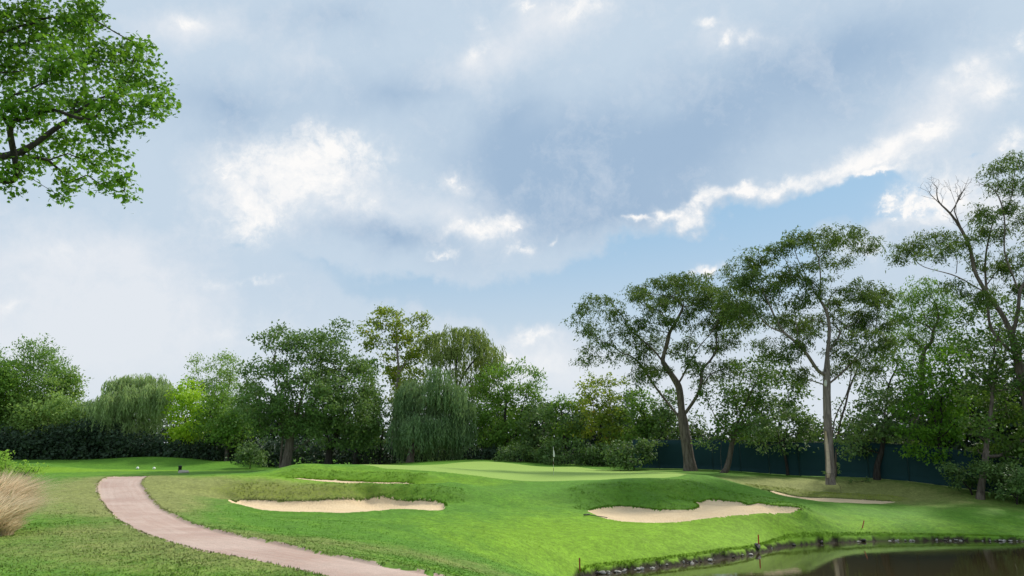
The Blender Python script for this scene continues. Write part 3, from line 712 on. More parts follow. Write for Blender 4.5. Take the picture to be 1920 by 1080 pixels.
def wood(name, P, par, r_root, r_tip, mat, parent, ntips=None, flare=0.0, rmin_skip=0.0, base_z=0.0):
    n = len(P); cnt = np.zeros(n)
    kids = [[] for _ in range(n)]
    for i in range(n):
        if par[i] >= 0: kids[par[i]].append(i)
    order = list(range(n))
    for i in reversed(order):                       # children always come after their parents
        if not kids[i]: cnt[i] = 1
        if par[i] >= 0: cnt[par[i]] += cnt[i]
    tot = cnt[0] if cnt[0] > 1 else 2
    p = math.log(r_root / r_tip) / math.log(tot)
    R = r_tip * cnt ** p
    Dl = np.zeros(n)
    for i in range(1, n): Dl[i] = Dl[par[i]] + np.linalg.norm(P[i] - P[par[i]])
    R = np.maximum(R * (1 - 0.45 * Dl / Dl.max()), r_tip * 0.8)
    if flare: R = R * (1 + flare * np.exp(-np.maximum(P[:, 2] - base_z, 0) / 0.45))
    VV = []; FF = []; off = 0
    stack = [(0, -1)]
    while stack:
        s, frm = stack.pop()
        chain = [s] if frm < 0 else [frm, s]
        c = s
        while kids[c]:
            ks = sorted(kids[c], key=lambda k: -cnt[k])
            for k in ks[1:]: stack.append((k, c))
            chain.append(ks[0]); c = ks[0]
        if len(chain) < 2: continue
        rr = R[chain].copy()
        if frm >= 0: rr[0] = min(rr[0], rr[1] * 1.25)
        if rr.max() < rmin_skip: continue
        pts = P[chain]
        if len(chain) > 2 and rr.max() > 0.04:      # soften the bends
            t = np.arange(len(chain)); tt = np.linspace(0, len(chain) - 1, (len(chain) - 1) * 2 + 1)
            q = pts.copy(); q[1:-1] = 0.5 * pts[1:-1] + 0.25 * (pts[:-2] + pts[2:]) if frm >= 0 else q[1:-1]
            pts = np.stack([np.interp(tt, t, q[:, a]) for a in range(3)], 1); rr = np.interp(tt, t, rr)
            pts[1:-1] = 0.5 * pts[1:-1] + 0.25 * (pts[:-2] + pts[2:])
        sides = 12 if rr.max() > 0.22 else 7 if rr.max() > 0.08 else 4 if rr.max() > 0.03 else 3
        V, Fq = tube_rings(pts, rr, sides)
        if rr.max() > 0.2:
            V = V + (vnoise(V[:, 0] * 3 + V[:, 2], V[:, 1] * 3, 2.0, 9) * 0.10 * min(rr.max(), .6))[:, None] * np.array((1, 1, 0))
        VV.append(V); FF.append(Fq + off); off += len(V)
    return mesh_from(name, np.vstack(VV), np.vstack(FF), mat, parent, True)
TIPK = 4.2
def px_lobes(lobes, Y, rng, depth, sq=1.0, grow_=1.0):
    """lobes in pixels -> centres and radii in metres, spread in depth over the crown"""
    out = []
    for l in lobes:
        px, py, rx, ry = l[:4]; dy = l[4] if len(l) > 4 else rng.uniform(-1, 1) * depth
        c = at(px, py, Y + dy); s = (Y + dy) / F
        out.append((c, rx * s * grow_, ry * s * grow_, (rx + ry) * 0.5 * s * sq))
    return out
def sample_tips(L, per, rng, shell=0.45, kind=''):
    """tips of twigs, spread over the outer shell of every lobe; about one for each 'per' square metres of outline"""
    T = []; own = []
    for i, (c, rx, ry, rz) in enumerate(L):
        n = max(4, int(math.pi * rx * ry / per * TIPK))
        u = rand_unit(n, rng)
        if kind == 'willow': u[:, 2] = np.abs(u[:, 2])
        r = (shell + (1 - shell) * rng.random(n)) ** 0.8
        T.append(c + u * r[:, None] * np.array((rx, rz, ry))); own += [i] * n
    return np.vstack(T), np.array(own)
def foliage(kind, T, n_per, rng, mat, parent, size, spread, centre, loc):
    k = len(T) * n_per
    base = np.repeat(T, n_per, 0)
    out = base - centre; out /= np.linalg.norm(out, axis=1, keepdims=True) + 1e-9
    if kind in ('broad', 'fine'):
        p = base + rng.normal(size=(k, 3)) * np.array((1, 1, 0.6)) * spread
        nrm = out * 0.5 + np.array((0, 0, 0.8)) + rng.normal(size=(k, 3)) * 0.55
        ax = rng.normal(size=(k, 3)) + out * 0.7 + np.array((0, 0, -0.35))
        L = size * rng.uniform(0.6, 1.3, k)
        return leaves_mesh('crown', p - loc, L, L * (0.75 if kind == 'broad' else 0.42), ax, nrm, mat, parent, 'clump' if kind == 'broad' else 'diamond')
    if kind == 'locust':          # fine drooping sprays
        m = len(T); ns = max(2, n_per // 9)
        st = np.repeat(T, ns, 0) + rng.normal(size=(m * ns, 3)) * spread * np.array((1, 1, .45))
        d = rng.normal(size=(m * ns, 3)) * np.array((1, 1, .3)); d /= np.linalg.norm(d, axis=1, keepdims=True)
        tt = np.linspace(0.05, 1, 9); Ls = rng.uniform(0.5, 1.2, m * ns) * spread * 2.0
        p = st[:, None, :] + d[:, None, :] * (Ls[:, None] * tt[None])[:, :, None]
        p[:, :, 2] -= (Ls[:, None] * tt[None] ** 2) * 0.65
        p = p.reshape(-1, 3) + rng.normal(size=(m * ns * 9, 3)) * 0.07
        q = len(p); ax = np.repeat(d, 9, 0) * 0.7 + np.array((0, 0, -0.55)) + rng.normal(size=(q, 3)) * 0.45
        nrm = np.array((0, 0, 1.0)) + rng.normal(size=(q, 3)) * 0.5
        L = size * rng.uniform(0.6, 1.3, q)
        return leaves_mesh('crown', p - loc, L, L * 0.36, ax, nrm, mat, parent, 'long')
    if kind == 'willow':          # hanging strands
        m = len(T); ns = max(1, n_per // 12); S = m * ns
        st = np.repeat(T, ns, 0) + rng.normal(size=(S, 3)) * spread * np.array((1, 1, .5))
        o = np.repeat(T, ns, 0) - centre; o[:, 2] = 0; o /= np.linalg.norm(o, axis=1, keepdims=True) + 1e-9
        d = o * 0.5 + rng.normal(size=(S, 3)) * 0.35
        Ls = rng.uniform(0.45, 1.15, S) * size[1]; tt = np.linspace(0, 1, 12)
        p = st[:, None, :] + d[:, None, :] * ((1 - (1 - np.minimum(tt * 2.2, 1)) ** 2) * 0.75)[None, :, None]
        p[:, :, 2] += 0.10 * np.sin(np.minimum(tt * 4, 1) * math.pi)[None] - Ls[:, None] * tt[None] ** 1.25
        sway = np.cumsum(rng.normal(size=(S, 12, 2)) * 0.035, 1); p[:, :, :2] += sway
        p = p.reshape(-1, 3) + rng.normal(size=(S * 12, 3)) * 0.05; q = len(p)
        ax = np.array((0, 0, -1.0)) + rng.normal(size=(q, 3)) * 0.28
        nrm = rng.normal(size=(q, 3)); nrm[:, 1] -= 0.6; nrm[:, 2] += 0.4
        L = size[0] * rng.uniform(0.7, 1.3, q)
        return leaves_mesh('crown', p - loc, L, L * 0.24, ax, nrm, mat, parent, 'long')
def limb_nodes(init, attach, pts, step=1.2):
    """append a traced limb to the skeleton; attach = index of the node it leaves; returns index of its last node"""
    prev = attach
    for q in pts:
        A = init[prev][0]; L = np.linalg.norm(q - A); k = max(1, int(round(L / step)))
        for s in range(1, k + 1):
            init.append((A + (q - A) * s / k, prev)); prev = len(init) - 1
    return prev
def nearest(init, q, lo=0):
    return lo + int(np.argmin([np.linalg.norm(p - q) for p, _ in init[lo:]]))
def tree(name, label, cat, base, lobes, mat, kind='broad', Y=None, r=0.3, bark='bark', per=1.6, leaf=0.26, n_per=26, spread=0.42, depth=None,
         trunks=None, limbs=(), group=None, seed=1, r_tip=0.014, bf=0.35, shell=0.45, sq=1.0, bare=(), skip=0.0, clear=0.25, flare=0.35, parts=None):
    """base = (px, Y) of the trunk's foot; lobes outline the crown; limbs are traced polylines [(px, py, dY) ...]"""
    rng = np.random.default_rng(seed)
    px0, Y0 = base; loc = on_ground(px0, Y0)
    if Y is None: Y = Y0
    Ld = np.array([l[:4] for l in lobes], float)
    if depth is None: depth = (Ld[:, 0] + Ld[:, 2]).max() - (Ld[:, 0] - Ld[:, 2]).min(); depth = depth * Y / F * 0.28
    L = px_lobes(lobes, Y, rng, depth, sq, 1.12 if kind == 'locust' else 1.0)
    T, own = sample_tips(L, per, rng, shell, kind)
    if kind != 'willow' and len(T) > 60:             # holes where the sky shows through
        w = 1.0 if kind == 'locust' else .62
        g_ = np.sin(T[:, 0] * 1.7 * w + seed) * np.sin(T[:, 2] * 2.3 * w + seed * 2) + np.sin(T[:, 0] * 3.1 * w - T[:, 1] * 1.3) * .6 * np.sin(T[:, 2] * 3.7 * w + 1) + rng.normal(size=len(T)) * .2
        T = T[g_ > np.quantile(g_, .30 if kind == 'locust' else .16)]
    cen = np.average([c for c, *_ in L], axis=0, weights=[a * b for _, a, b, _ in L])
    root = empty(name, loc); tag(root, label, cat, group)
    init = [(loc + np.array((0, 0, -0.25)), -1)]
    if trunks is None:
        top = cen.copy(); top[2] = loc[2] + (cen[2] - loc[2]) * 0.8
        q = [loc + (top - loc) * f + np.array((math.sin(f * 3 + seed) * 0.02, 0, 0)) * (top[2] - loc[2]) for f in (0.3, 0.6, 1.0)]
        q[0] = loc + np.array((0.1 * (top - loc)[0], 0.1 * (top - loc)[1], 0.33 * (top[2] - loc[2])))
        limb_nodes(init, 0, q)
        zc = min(c[2] - b for c, a, b, _ in L); first = next((i for i, (p, _) in enumerate(init) if p[2] > max(zc, loc[2] + clear * (cen[2] - loc[2]))), len(init) - 1)
    else:
        init = []; first = None
        for tl in trunks:
            pts = [at(a, b, Y0 + d) for a, b, d in tl]
            if not init: init.append((pts[0] + np.array((0, 0, -0.4)), -1)); limb_nodes(init, 0, pts)
            else: limb_nodes(init, 0, pts)
        first = max(1, int(len(init) * 0.45))
        for lm in limbs:
            pts = [at(a, b, Y0 + d) for a, b, d in lm]
            limb_nodes(init, nearest(init, pts[0]), pts, 1.0)
    P, par, tn = grow(init, T, rng, bf=bf, first_ok=min(first, len(init) - 1))
    if bare is not None and len(bare):
        Tb = []
        for (bx, by, brx, bry, n) in bare:
            u = rand_unit(n, rng) * (rng.random(n) ** 0.5)[:, None]; s = Y0 / F
            c = at(bx, by, Y0); Tb.append(c + u * np.array((brx * s, brx * s * 0.7, bry * s)))
        Tb = np.vstack(Tb); init2 = [(P[i], par[i]) for i in range(len(P))]
        P, par, _ = grow(init2, Tb, rng, bf=0.5, seg=0.7, first_ok=first, wob=0.16, lift=0.05)
    P = np.array(P)
    tw = wood('trunk', P - loc, par, r, r_tip, M[bark], root, flare=flare, rmin_skip=skip)
    cr = foliage(kind, T, n_per, rng, M[mat], root, leaf, spread, cen, loc)
    return root, tw, cr
def ell(cx, cy, rx, ry, n, seed, k=0.42):
    """lobes scattered through one large outline, for trees that read as a single crown"""
    rng = np.random.default_rng(seed); out = []
    for i in range(n):
        a = 2 * math.pi * (i + rng.uniform(-.3, .3)) / n * 2.618; q = math.sqrt((i + 0.5) / n) * 0.78
        out.append((cx + rx * q * math.cos(a), cy + ry * q * math.sin(a), rx * k * rng.uniform(.75, 1.2), ry * k * rng.uniform(.75, 1.2)))
    return out
GT = 'trees and shrubs around the golf hole'
def T_(*a, **k): return tree(*a, **k)

# --- left background
T_('broadleaf_tree', 'tall spiky-topped green tree rising at the far left behind the rounder crowns', 'tree', (70, 136), [(70, 655, 34, 22), (60, 680, 45, 28), (85, 690, 40, 30), (40, 710, 45, 35), (90, 730, 50, 40), (20, 740, 50, 40), (60, 780, 70, 50), (115, 705, 25, 30)], 'lf_green', 'fine', r=.4, per=2.4, leaf=.5, n_per=28, spread=.75, seed=3)
T_('broadleaf_tree', 'rounded light green tree standing in front at the far left edge of the lawn', 'tree', (95, 128), ell(88, 772, 66, 62, 9, 5) + [(88, 790, 50, 50), (40, 800, 40, 40)], 'lf_light', 'broad', r=.4, per=2.4, leaf=.48, n_per=30, spread=.75, seed=4)
T_('broadleaf_tree', 'green tree with a drooping yellowish top just right of the spiky-topped tree', 'tree', (128, 134), [(140, 705, 17, 18), (128, 730, 30, 25), (135, 770, 25, 40), (120, 800, 30, 40)], 'lf_light', 'broad', r=.3, per=2.2, leaf=.45, n_per=26, spread=.7, seed=5)
T_('broadleaf_tree', 'dark green tree cut by the left frame edge beside the rounded light tree', 'tree', (-25, 130), ell(-20, 745, 65, 85, 9, 6) + [(5, 700, 28, 32), (-40, 820, 60, 40), (20, 820, 40, 35)], 'lf_green', 'broad', r=.4, per=2.6, leaf=.48, n_per=28, spread=.75, seed=6)
T_('willow_tree', 'pale weeping willow with a broad domed crown left of the yellow-green tree', 'tree', (252, 126), [(225, 725, 22, 18), (250, 718, 28, 18), (285, 716, 28, 16), (300, 735, 22, 22), (262, 745, 38, 24), (230, 765, 34, 28), (200, 755, 18, 22), (275, 765, 30, 22), (215, 790, 35, 22), (245, 800, 35, 20), (310, 745, 12, 20)], 'lf_willow', 'willow', r=.45, per=1.4, leaf=(.62, 3.6), n_per=48, spread=.55, seed=7)
T_('willow_tree', 'darker small willow tucked between the left trees and the pale domed willow', 'tree', (190, 132), [(190, 765, 25, 20), (180, 790, 30, 25), (205, 800, 30, 25)], 'lf_willow_grey', 'willow', r=.3, per=1.6, leaf=(.6, 3.2), n_per=48, spread=.6, seed=8)
T_('broadleaf_tree', 'bright yellow-green tree right of the pale domed willow', 'tree', (352, 122), [(350, 735, 24, 22), (365, 755, 22, 24), (340, 765, 26, 28), (358, 795, 32, 30), (345, 820, 32, 22)], 'lf_yellow', 'broad', r=.25, per=1.5, leaf=.42, n_per=28, spread=.55, seed=9)
T_('broadleaf_tree', 'tall grey-green poplar-like tree with two upright tops behind the yellow-green tree', 'tree', (405, 134), [(374, 685, 17, 22), (372, 710, 20, 22), (415, 683, 22, 22), (432, 690, 14, 26), (410, 715, 32, 25), (395, 745, 40, 30), (430, 740, 28, 35)], 'lf_light', 'fine', r=.35, per=2.0, leaf=.46, n_per=26, spread=.6, seed=10)
T_('broadleaf_tree', 'mid green rounded tree between the yellow-green tree and the big dark oak', 'tree', (425, 118), ell(425, 775, 52, 55, 8, 11) + [(400, 800, 40, 35), (450, 800, 35, 35)], 'lf_green', 'broad', r=.3, per=2.0, leaf=.44, n_per=28, spread=.65, seed=11)
# --- oaks
T_('oak_tree', 'large dark oak with a forked pale trunk left of the green mound', 'tree', (524, 92),
   [(500, 632, 20, 13), (522, 618, 16, 12), (515, 650, 28, 18), (560, 655, 30, 28), (585, 632, 28, 18), (470, 690, 22, 20), (500, 690, 35, 25), (545, 700, 45, 30), (590, 690, 35, 30), (465, 730, 25, 28),
    (500, 745, 42, 32), (550, 755, 48, 35), (470, 775, 30, 25), (600, 750, 35, 35), (520, 795, 45, 28), (570, 805, 42, 30), (545, 640, 22, 18), (453, 760, 18, 20)],
   'lf_oak', 'broad', r=.62, per=1.3, leaf=.34, n_per=28, spread=.48, seed=12, bark='bark',
   trunks=[[(524, 889, 0), (527, 850, 0), (531, 815, 0), (528, 780, 0), (520, 740, 0), (512, 690, 0), (516, 650, 0)], [(534, 889, 0), (540, 850, 0), (546, 815, 0), (556, 775, 0), (572, 730, 0), (585, 680, 0), (588, 645, 0)]])
T_('oak_tree', 'broad dark green tree merging with the forked oak on its right side', 'tree', (615, 96),
   [(625, 625, 24, 14), (640, 612, 16, 10), (610, 640, 25, 18), (650, 645, 18, 18), (620, 665, 38, 25), (650, 690, 35, 25), (680, 700, 24, 22), (640, 725, 45, 30), (690, 740, 22, 35), (610, 720, 35, 35), (650, 770, 50, 35), (695, 790, 22, 35), (610, 780, 40, 38), (640, 815, 45, 30), (685, 825, 28, 25)],
   'lf_oak', 'broad', r=.42, per=1.35, leaf=.36, n_per=28, spread=.5, seed=13, bark='bark_dark')
T_('broadleaf_tree', 'green tree behind the right edge of the merged dark oak, its yellowish rim showing', 'tree', (668, 104), [(690, 690, 18, 20), (700, 725, 16, 28), (705, 765, 12, 28), (680, 760, 30, 40), (690, 810, 22, 30)], 'lf_green', 'broad', r=.45, per=1.6, leaf=.4, n_per=26, spread=.5, seed=14, bark='bark_dark')
# --- cottonwood and willows
T_('cottonwood_tree', 'tall loose yellow-green cottonwood with leafless side twigs behind the weeping willow', 'tree', (735, 110),
   [(700, 605, 22, 12), (725, 590, 26, 14), (757, 598, 16, 14), (690, 620, 16, 10), (735, 615, 28, 15), (705, 640, 20, 12), (745, 640, 28, 15), (790, 605, 20, 16), (802, 625, 16, 14), (780, 635, 22, 16), (760, 660, 30, 14), (735, 665, 18, 10), (785, 670, 22, 16), (745, 690, 28, 16), (775, 705, 30, 16), (735, 715, 22, 12), (760, 730, 25, 16), (690, 650, 8, 6), (740, 750, 12, 14)],
   'lf_syc', 'broad', r=.42, per=1.45, leaf=.42, n_per=22, spread=.5, seed=15, bark='bark_pale', bare=[(705, 665, 25, 14, 16), (720, 760, 18, 25, 16)],
   trunks=[[(735, 885, 0), (737, 820, 0), (742, 760, 0), (748, 700, 0), (745, 655, 0), (738, 610, 0)]], limbs=[[(748, 700, 0), (765, 670, 1), (785, 630, 1), (795, 605, 1)], [(745, 660, 0), (720, 625, -1), (700, 605, -1)]])
T_('small_tree', 'thin dark-stemmed tree in the gap between the oak and the weeping willow', 'tree', (712, 104), [(715, 780, 14, 18), (730, 790, 12, 16), (705, 800, 14, 18), (722, 815, 16, 18)], 'lf_oak', 'broad', r=.18, per=2.2, leaf=.38, n_per=18, spread=.45, seed=16, bark='bark_dark')
T_('willow_tree', 'tall olive willow with bare dark forked limbs rising behind the grey weeping willow', 'tree', (850, 108),
   [(820, 640, 28, 14), (850, 625, 32, 12), (885, 628, 28, 14), (905, 645, 22, 14), (835, 660, 28, 14), (870, 655, 32, 14), (915, 670, 20, 14), (925, 690, 14, 14), (890, 680, 26, 12), (815, 670, 18, 12), (860, 695, 20, 10), (900, 710, 22, 14), (880, 730, 24, 14), (925, 655, 12, 10)],
   'lf_willow_olive', 'willow', r=.5, per=1.25, leaf=(.5, 2.1), n_per=48, spread=.5, seed=17, bark='bark_dark',
   trunks=[[(850, 885, 0), (855, 800, 0), (856, 740, 0), (855, 700, 0), (856, 670, 0), (852, 645, 0)]], limbs=[[(857, 740, 0), (866, 705, 0), (885, 680, 0), (905, 660, 0)], [(856, 735, 0), (835, 690, 0), (825, 660, 0)], [(858, 750, 0), (875, 720, 0), (905, 695, 0)]])
T_('willow_tree', 'grey-green weeping willow with long curtains hanging almost to the grass behind the green', 'tree', (768, 96),
   [(765, 735, 22, 16), (790, 725, 28, 16), (825, 725, 26, 16), (850, 735, 20, 16), (760, 765, 22, 18), (795, 755, 32, 20), (835, 755, 30, 20), (865, 765, 18, 18), (750, 800, 16, 16), (785, 795, 34, 20), (825, 795, 34, 20), (862, 800, 22, 18), (755, 820, 14, 10), (800, 825, 34, 10), (845, 825, 24, 10), (820, 700, 20, 12)],
   'lf_willow_grey', 'willow', r=.42, per=1.0, leaf=(.5, 2.7), n_per=60, spread=.45, seed=18, bark='bark')
T_('broadleaf_tree', 'green tree with feathery sprays on its right side, right of the weeping willow', 'tree', (950, 100),
   [(920, 705, 26, 18), (950, 695, 28, 16), (975, 690, 20, 12), (1000, 700, 14, 12), (1008, 722, 12, 12), (990, 735, 20, 14), (930, 735, 36, 24), (965, 740, 34, 24), (915, 770, 34, 25), (950, 775, 38, 28), (1000, 770, 22, 18), (920, 810, 38, 28), (965, 815, 36, 28), (895, 740, 20, 25), (1005, 745, 14, 10)],
   'lf_green', 'fine', r=.35, per=1.25, leaf=.42, n_per=30, spread=.5, seed=19, bark='bark_dark')
T_('broadleaf_tree', 'dark low-crowned tree between the feathery tree and the flagstick', 'tree', (1010, 98), ell(1005, 810, 40, 48, 7, 21) + [(1010, 770, 30, 20)], 'lf_hedge', 'broad', r=.3, per=1.5, leaf=.36, n_per=26, spread=.5, seed=20, bark='bark_dark')
T_('broadleaf_tree', 'bright-topped small tree directly above the flagstick', 'tree', (1062, 96), [(1055, 755, 22, 14), (1075, 765, 20, 16), (1045, 775, 20, 18), (1065, 795, 32, 22), (1050, 820, 30, 20)], 'lf_green', 'broad', r=.25, per=1.3, leaf=.36, n_per=26, spread=.45, seed=22, bark='bark_dark')
T_('broadleaf_tree', 'upright tree with orange-tinged twig tips right of the flagstick', 'tree', (1125, 92),
   [(1115, 712, 18, 12), (1140, 718, 18, 12), (1105, 735, 24, 16), (1135, 745, 28, 18), (1165, 715, 10, 8), (1090, 760, 20, 16), (1120, 775, 34, 22), (1150, 785, 26, 22), (1100, 800, 30, 22), (1140, 815, 34, 22)], 'lf_syc', 'broad', r=.28, per=1.35, leaf=.34, n_per=24, spread=.42, seed=23, bark='bark_dark')
T_('broadleaf_tree', 'dense mid green tree between the orange-tinged tree and the leaning locust', 'tree', (1170, 96), [(1165, 760, 26, 18), (1185, 745, 20, 14), (1150, 780, 28, 20), (1195, 785, 28, 20), (1165, 810, 40, 22), (1215, 815, 30, 20), (1080, 790, 26, 20), (1020, 785, 24, 16)], 'lf_hedge', 'broad', r=.25, per=1.4, leaf=.36, n_per=26, spread=.45, seed=39, bark='bark_dark')
T_('broadleaf_tree', 'mid green tree filling in just left of the leaning locust trunk', 'tree', (1205, 90), [(1195, 745, 22, 14), (1215, 760, 22, 18), (1185, 775, 26, 20), (1215, 795, 34, 22), (1190, 820, 34, 22), (1240, 790, 24, 24), (1235, 820, 24, 20)], 'lf_green', 'broad', r=.28, per=1.35, leaf=.34, n_per=26, spread=.42, seed=24, bark='bark_dark')
# --- the locusts on the right
T_('locust_tree', 'spreading locust with a leaning forked trunk at the back right of the green', 'tree', (1293, 75),
   [(1117, 569, 38, 16), (1097, 606, 22, 20), (1125, 640, 28, 18), (1100, 665, 14, 20), (1155, 590, 25, 14), (1187, 605, 28, 16), (1225, 540, 42, 18), (1260, 530, 30, 14), (1291, 527, 36, 16), (1218, 562, 36, 20), (1272, 565, 42, 22), (1330, 530, 32, 16), (1338, 560, 48, 24), (1369, 597, 40, 28),
    (1300, 670, 26, 18), (1345, 600, 34, 20), (1262, 645, 26, 16), (1215, 640, 24, 16), (1300, 560, 30, 20), (1160, 620, 24, 12), (1288, 605, 32, 18), (1240, 605, 30, 16), (1194, 660, 26, 20), (1225, 685, 26, 22), (1183, 632, 22, 14), (1350, 642, 34, 18), (1318, 698, 30, 18), (1375, 555, 30, 24), (1205, 705, 20, 16), (1150, 665, 16, 14), (1365, 690, 26, 18), (1290, 640, 18, 10)],
   'lf_locust', 'locust', r=.52, per=.95, leaf=.27, n_per=72, spread=.36, seed=25, bark='bark', depth=3.0, bf=.25, r_tip=.012,
   trunks=[[(1295, 884, 0), (1288, 835, 0), (1280, 787, 0), (1276, 750, 0), (1274, 729, 0), (1270, 719, 0), (1245, 682, 0), (1223, 649, .3), (1194, 633, .6), (1167, 622, .8), (1126, 630, 1), (1120, 612, 1), (1117, 595, 1)]],
   limbs=[[(1241, 676, 0), (1249, 651, -.4), (1255, 624, -.8), (1249, 597, -1.2), (1238, 570, -1.4)], [(1272, 722, 0), (1290, 686, -.6), (1311, 647, -1), (1334, 626, -1.2), (1348, 600, -1.6), (1350, 580, -1.8)], [(1291, 684, 0), (1288, 651, .6), (1293, 630, 1)],
          [(1276, 785, 0), (1249, 752, .6), (1225, 721, 1.2), (1206, 690, 1.6), (1190, 667, 1.8)], [(1278, 784, 0), (1282, 779, 0), (1307, 744, -1), (1330, 702, -1.6), (1350, 674, -2), (1367, 647, -2.2), (1372, 610, -2.4)], [(1330, 702, -1.6), (1361, 690, -1.8), (1389, 678, -2)], [(1255, 624, -.8), (1275, 590, -.8), (1290, 560, -.8)], [(1126, 630, 1), (1113, 624, 1.1), (1101, 627, 1.1)]])
b_root, b_trunk, b_crown = T_('locust_tree', 'tall straight-trunked locust with a pale scarred trunk in front of the green fence', 'tree', (1557, 62),
   [(1494, 448, 42, 16), (1461, 463, 32, 18), (1581, 438, 46, 16), (1620, 453, 32, 18), (1543, 453, 38, 18), (1422, 478, 28, 18), (1392, 505, 32, 24), (1422, 525, 40, 22), (1379, 555, 38, 26), (1427, 578, 40, 22), (1395, 600, 40, 22), (1494, 506, 36, 20), (1562, 487, 30, 14), (1461, 521, 26, 14),
    (1540, 530, 30, 18), (1500, 560, 32, 18), (1480, 605, 32, 18), (1565, 575, 28, 16), (1450, 545, 30, 20), (1560, 690, 20, 14), (1610, 544, 42, 24), (1647, 562, 28, 24), (1639, 602, 34, 26), (1591, 602, 34, 24), (1518, 602, 46, 20), (1620, 641, 36, 24), (1581, 650, 32, 20), (1518, 638, 34, 18), (1625, 684, 30, 20), (1470, 658, 40, 18), (1505, 700, 28, 14), (1440, 640, 28, 16), (1655, 640, 18, 16)],
   'lf_locust', 'locust', r=.34, per=.72, leaf=.24, n_per=72, spread=.30, seed=26, bark='bark_pale', depth=2.5, bf=.25, r_tip=.011, flare=.5,
   trunks=[[(1557, 899, 0), (1556, 866, 0), (1554, 834, 0), (1551, 776, 0), (1550, 723, 0), (1551, 670, 0), (1556, 617, 0), (1551, 580, 0), (1533, 559, .2), (1521, 530, .4), (1504, 506, .5), (1492, 485, .5)]],
   limbs=[[(1552, 590, 0), (1555, 545, -.2), (1562, 520, -.4), (1581, 496, -.6), (1596, 472, -.8)], [(1540, 562, 0), (1538, 500, .6), (1528, 463, .8)], [(1550, 708, 0), (1530, 699, -.4), (1523, 675, -.8), (1499, 646, -1.2), (1470, 624, -1.4), (1437, 612, -1.6), (1403, 602, -1.8), (1385, 590, -1.8)],
          [(1470, 624, -1.4), (1451, 593, -1.6), (1432, 545, -1.8), (1427, 496, -1.8)], [(1551, 610, 0), (1509, 588, 1), (1480, 564, 1.4), (1466, 540, 1.8), (1458, 520, 1.8)], [(1552, 722, 0), (1562, 713, .4), (1586, 694, 1), (1605, 670, 1.2), (1625, 640, 1.4)],
          [(1551, 660, 0), (1575, 630, 1), (1600, 590, 1.6), (1612, 560, 1.8)]])
T_('locust_tree', 'curving double-stemmed locust rising just behind the tall straight-trunked one', 'tree', (1560, 66.8),
   [(1600, 685, 22, 16), (1615, 665, 20, 14), (1590, 665, 18, 12), (1635, 700, 20, 14), (1650, 670, 14, 12)], 'lf_locust', 'locust', r=.17, per=1.6, leaf=.22, n_per=54, spread=.5, seed=27, bark='bark', depth=1.0, r_tip=.012,
   trunks=[[(1562, 893, 0), (1560, 840, 0), (1562, 785, 0), (1572, 765, 0), (1586, 750, 0), (1591, 728, 0), (1600, 689, 0)], [(1566, 893, 0), (1568, 840, 0), (1576, 785, .2), (1586, 760, .3), (1590, 735, .3), (1604, 700, .3), (1618, 670, .3)]])
T_('locust_tree', 'tall locust with leafless top branches leaning in from the right edge', 'tree', (1950, 57),
   [(1748, 445, 32, 20), (1718, 463, 30, 16), (1687, 475, 22, 20), (1760, 470, 36, 16), (1828, 402, 22, 16), (1868, 317, 22, 16), (1905, 302, 32, 20), (1883, 347, 26, 20), (1912, 396, 34, 26), (1864, 433, 32, 24), (1803, 457, 26, 16), (1852, 494, 36, 24), (1907, 488, 32, 28), (1822, 560, 40, 18), (1880, 540, 30, 18), (1840, 405, 20, 14),
    (1960, 350, 40, 40), (1970, 430, 50, 40), (1965, 520, 50, 40), (1790, 540, 26, 14), (1950, 600, 40, 30)],
   'lf_locust', 'locust', r=.36, per=.65, leaf=.22, n_per=72, spread=.28, seed=28, bark='bark', depth=2.0, bf=.25, r_tip=.010, bare=[(1752, 352, 34, 30, 80), (1800, 348, 28, 28, 60), (1785, 400, 24, 20, 24), (1838, 340, 16, 22, 30)],
   trunks=[[(1950, 940, 0), (1945, 860, 0), (1932, 780, 0), (1919, 732, 0), (1908, 670, 0), (1898, 628, 0), (1877, 585, 0), (1849, 549, 0), (1825, 506, .2), (1822, 469, .3), (1803, 430, .3), (1782, 399, .3), (1765, 385, .3), (1745, 365, .3)]],
   limbs=[[(1898, 630, 0), (1906, 600, -.3), (1913, 561, -.5), (1901, 518, -.6), (1877, 469, -.8), (1886, 445, -.8), (1883, 396, -.8), (1870, 360, -.8), (1872, 325, -.8)], [(1850, 550, 0), (1825, 535, .5), (1803, 524, .8), (1791, 512, 1), (1754, 509, 1.3), (1712, 494, 1.5), (1685, 485, 1.6)],
          [(1908, 670, 0), (1875, 640, 1), (1855, 622, 1.2), (1852, 560, 1.4), (1846, 512, 1.5), (1849, 463, 1.6), (1860, 430, 1.6)], [(1853, 600, 1.4), (1830, 595, 1.6), (1800, 590, 1.7)], [(1782, 399, .3), (1800, 375, .3), (1812, 345, .3)], [(1822, 470, .3), (1840, 430, .3), (1850, 395, .3)], [(1793, 512, 1), (1795, 490, 1), (1788, 470, 1)]])
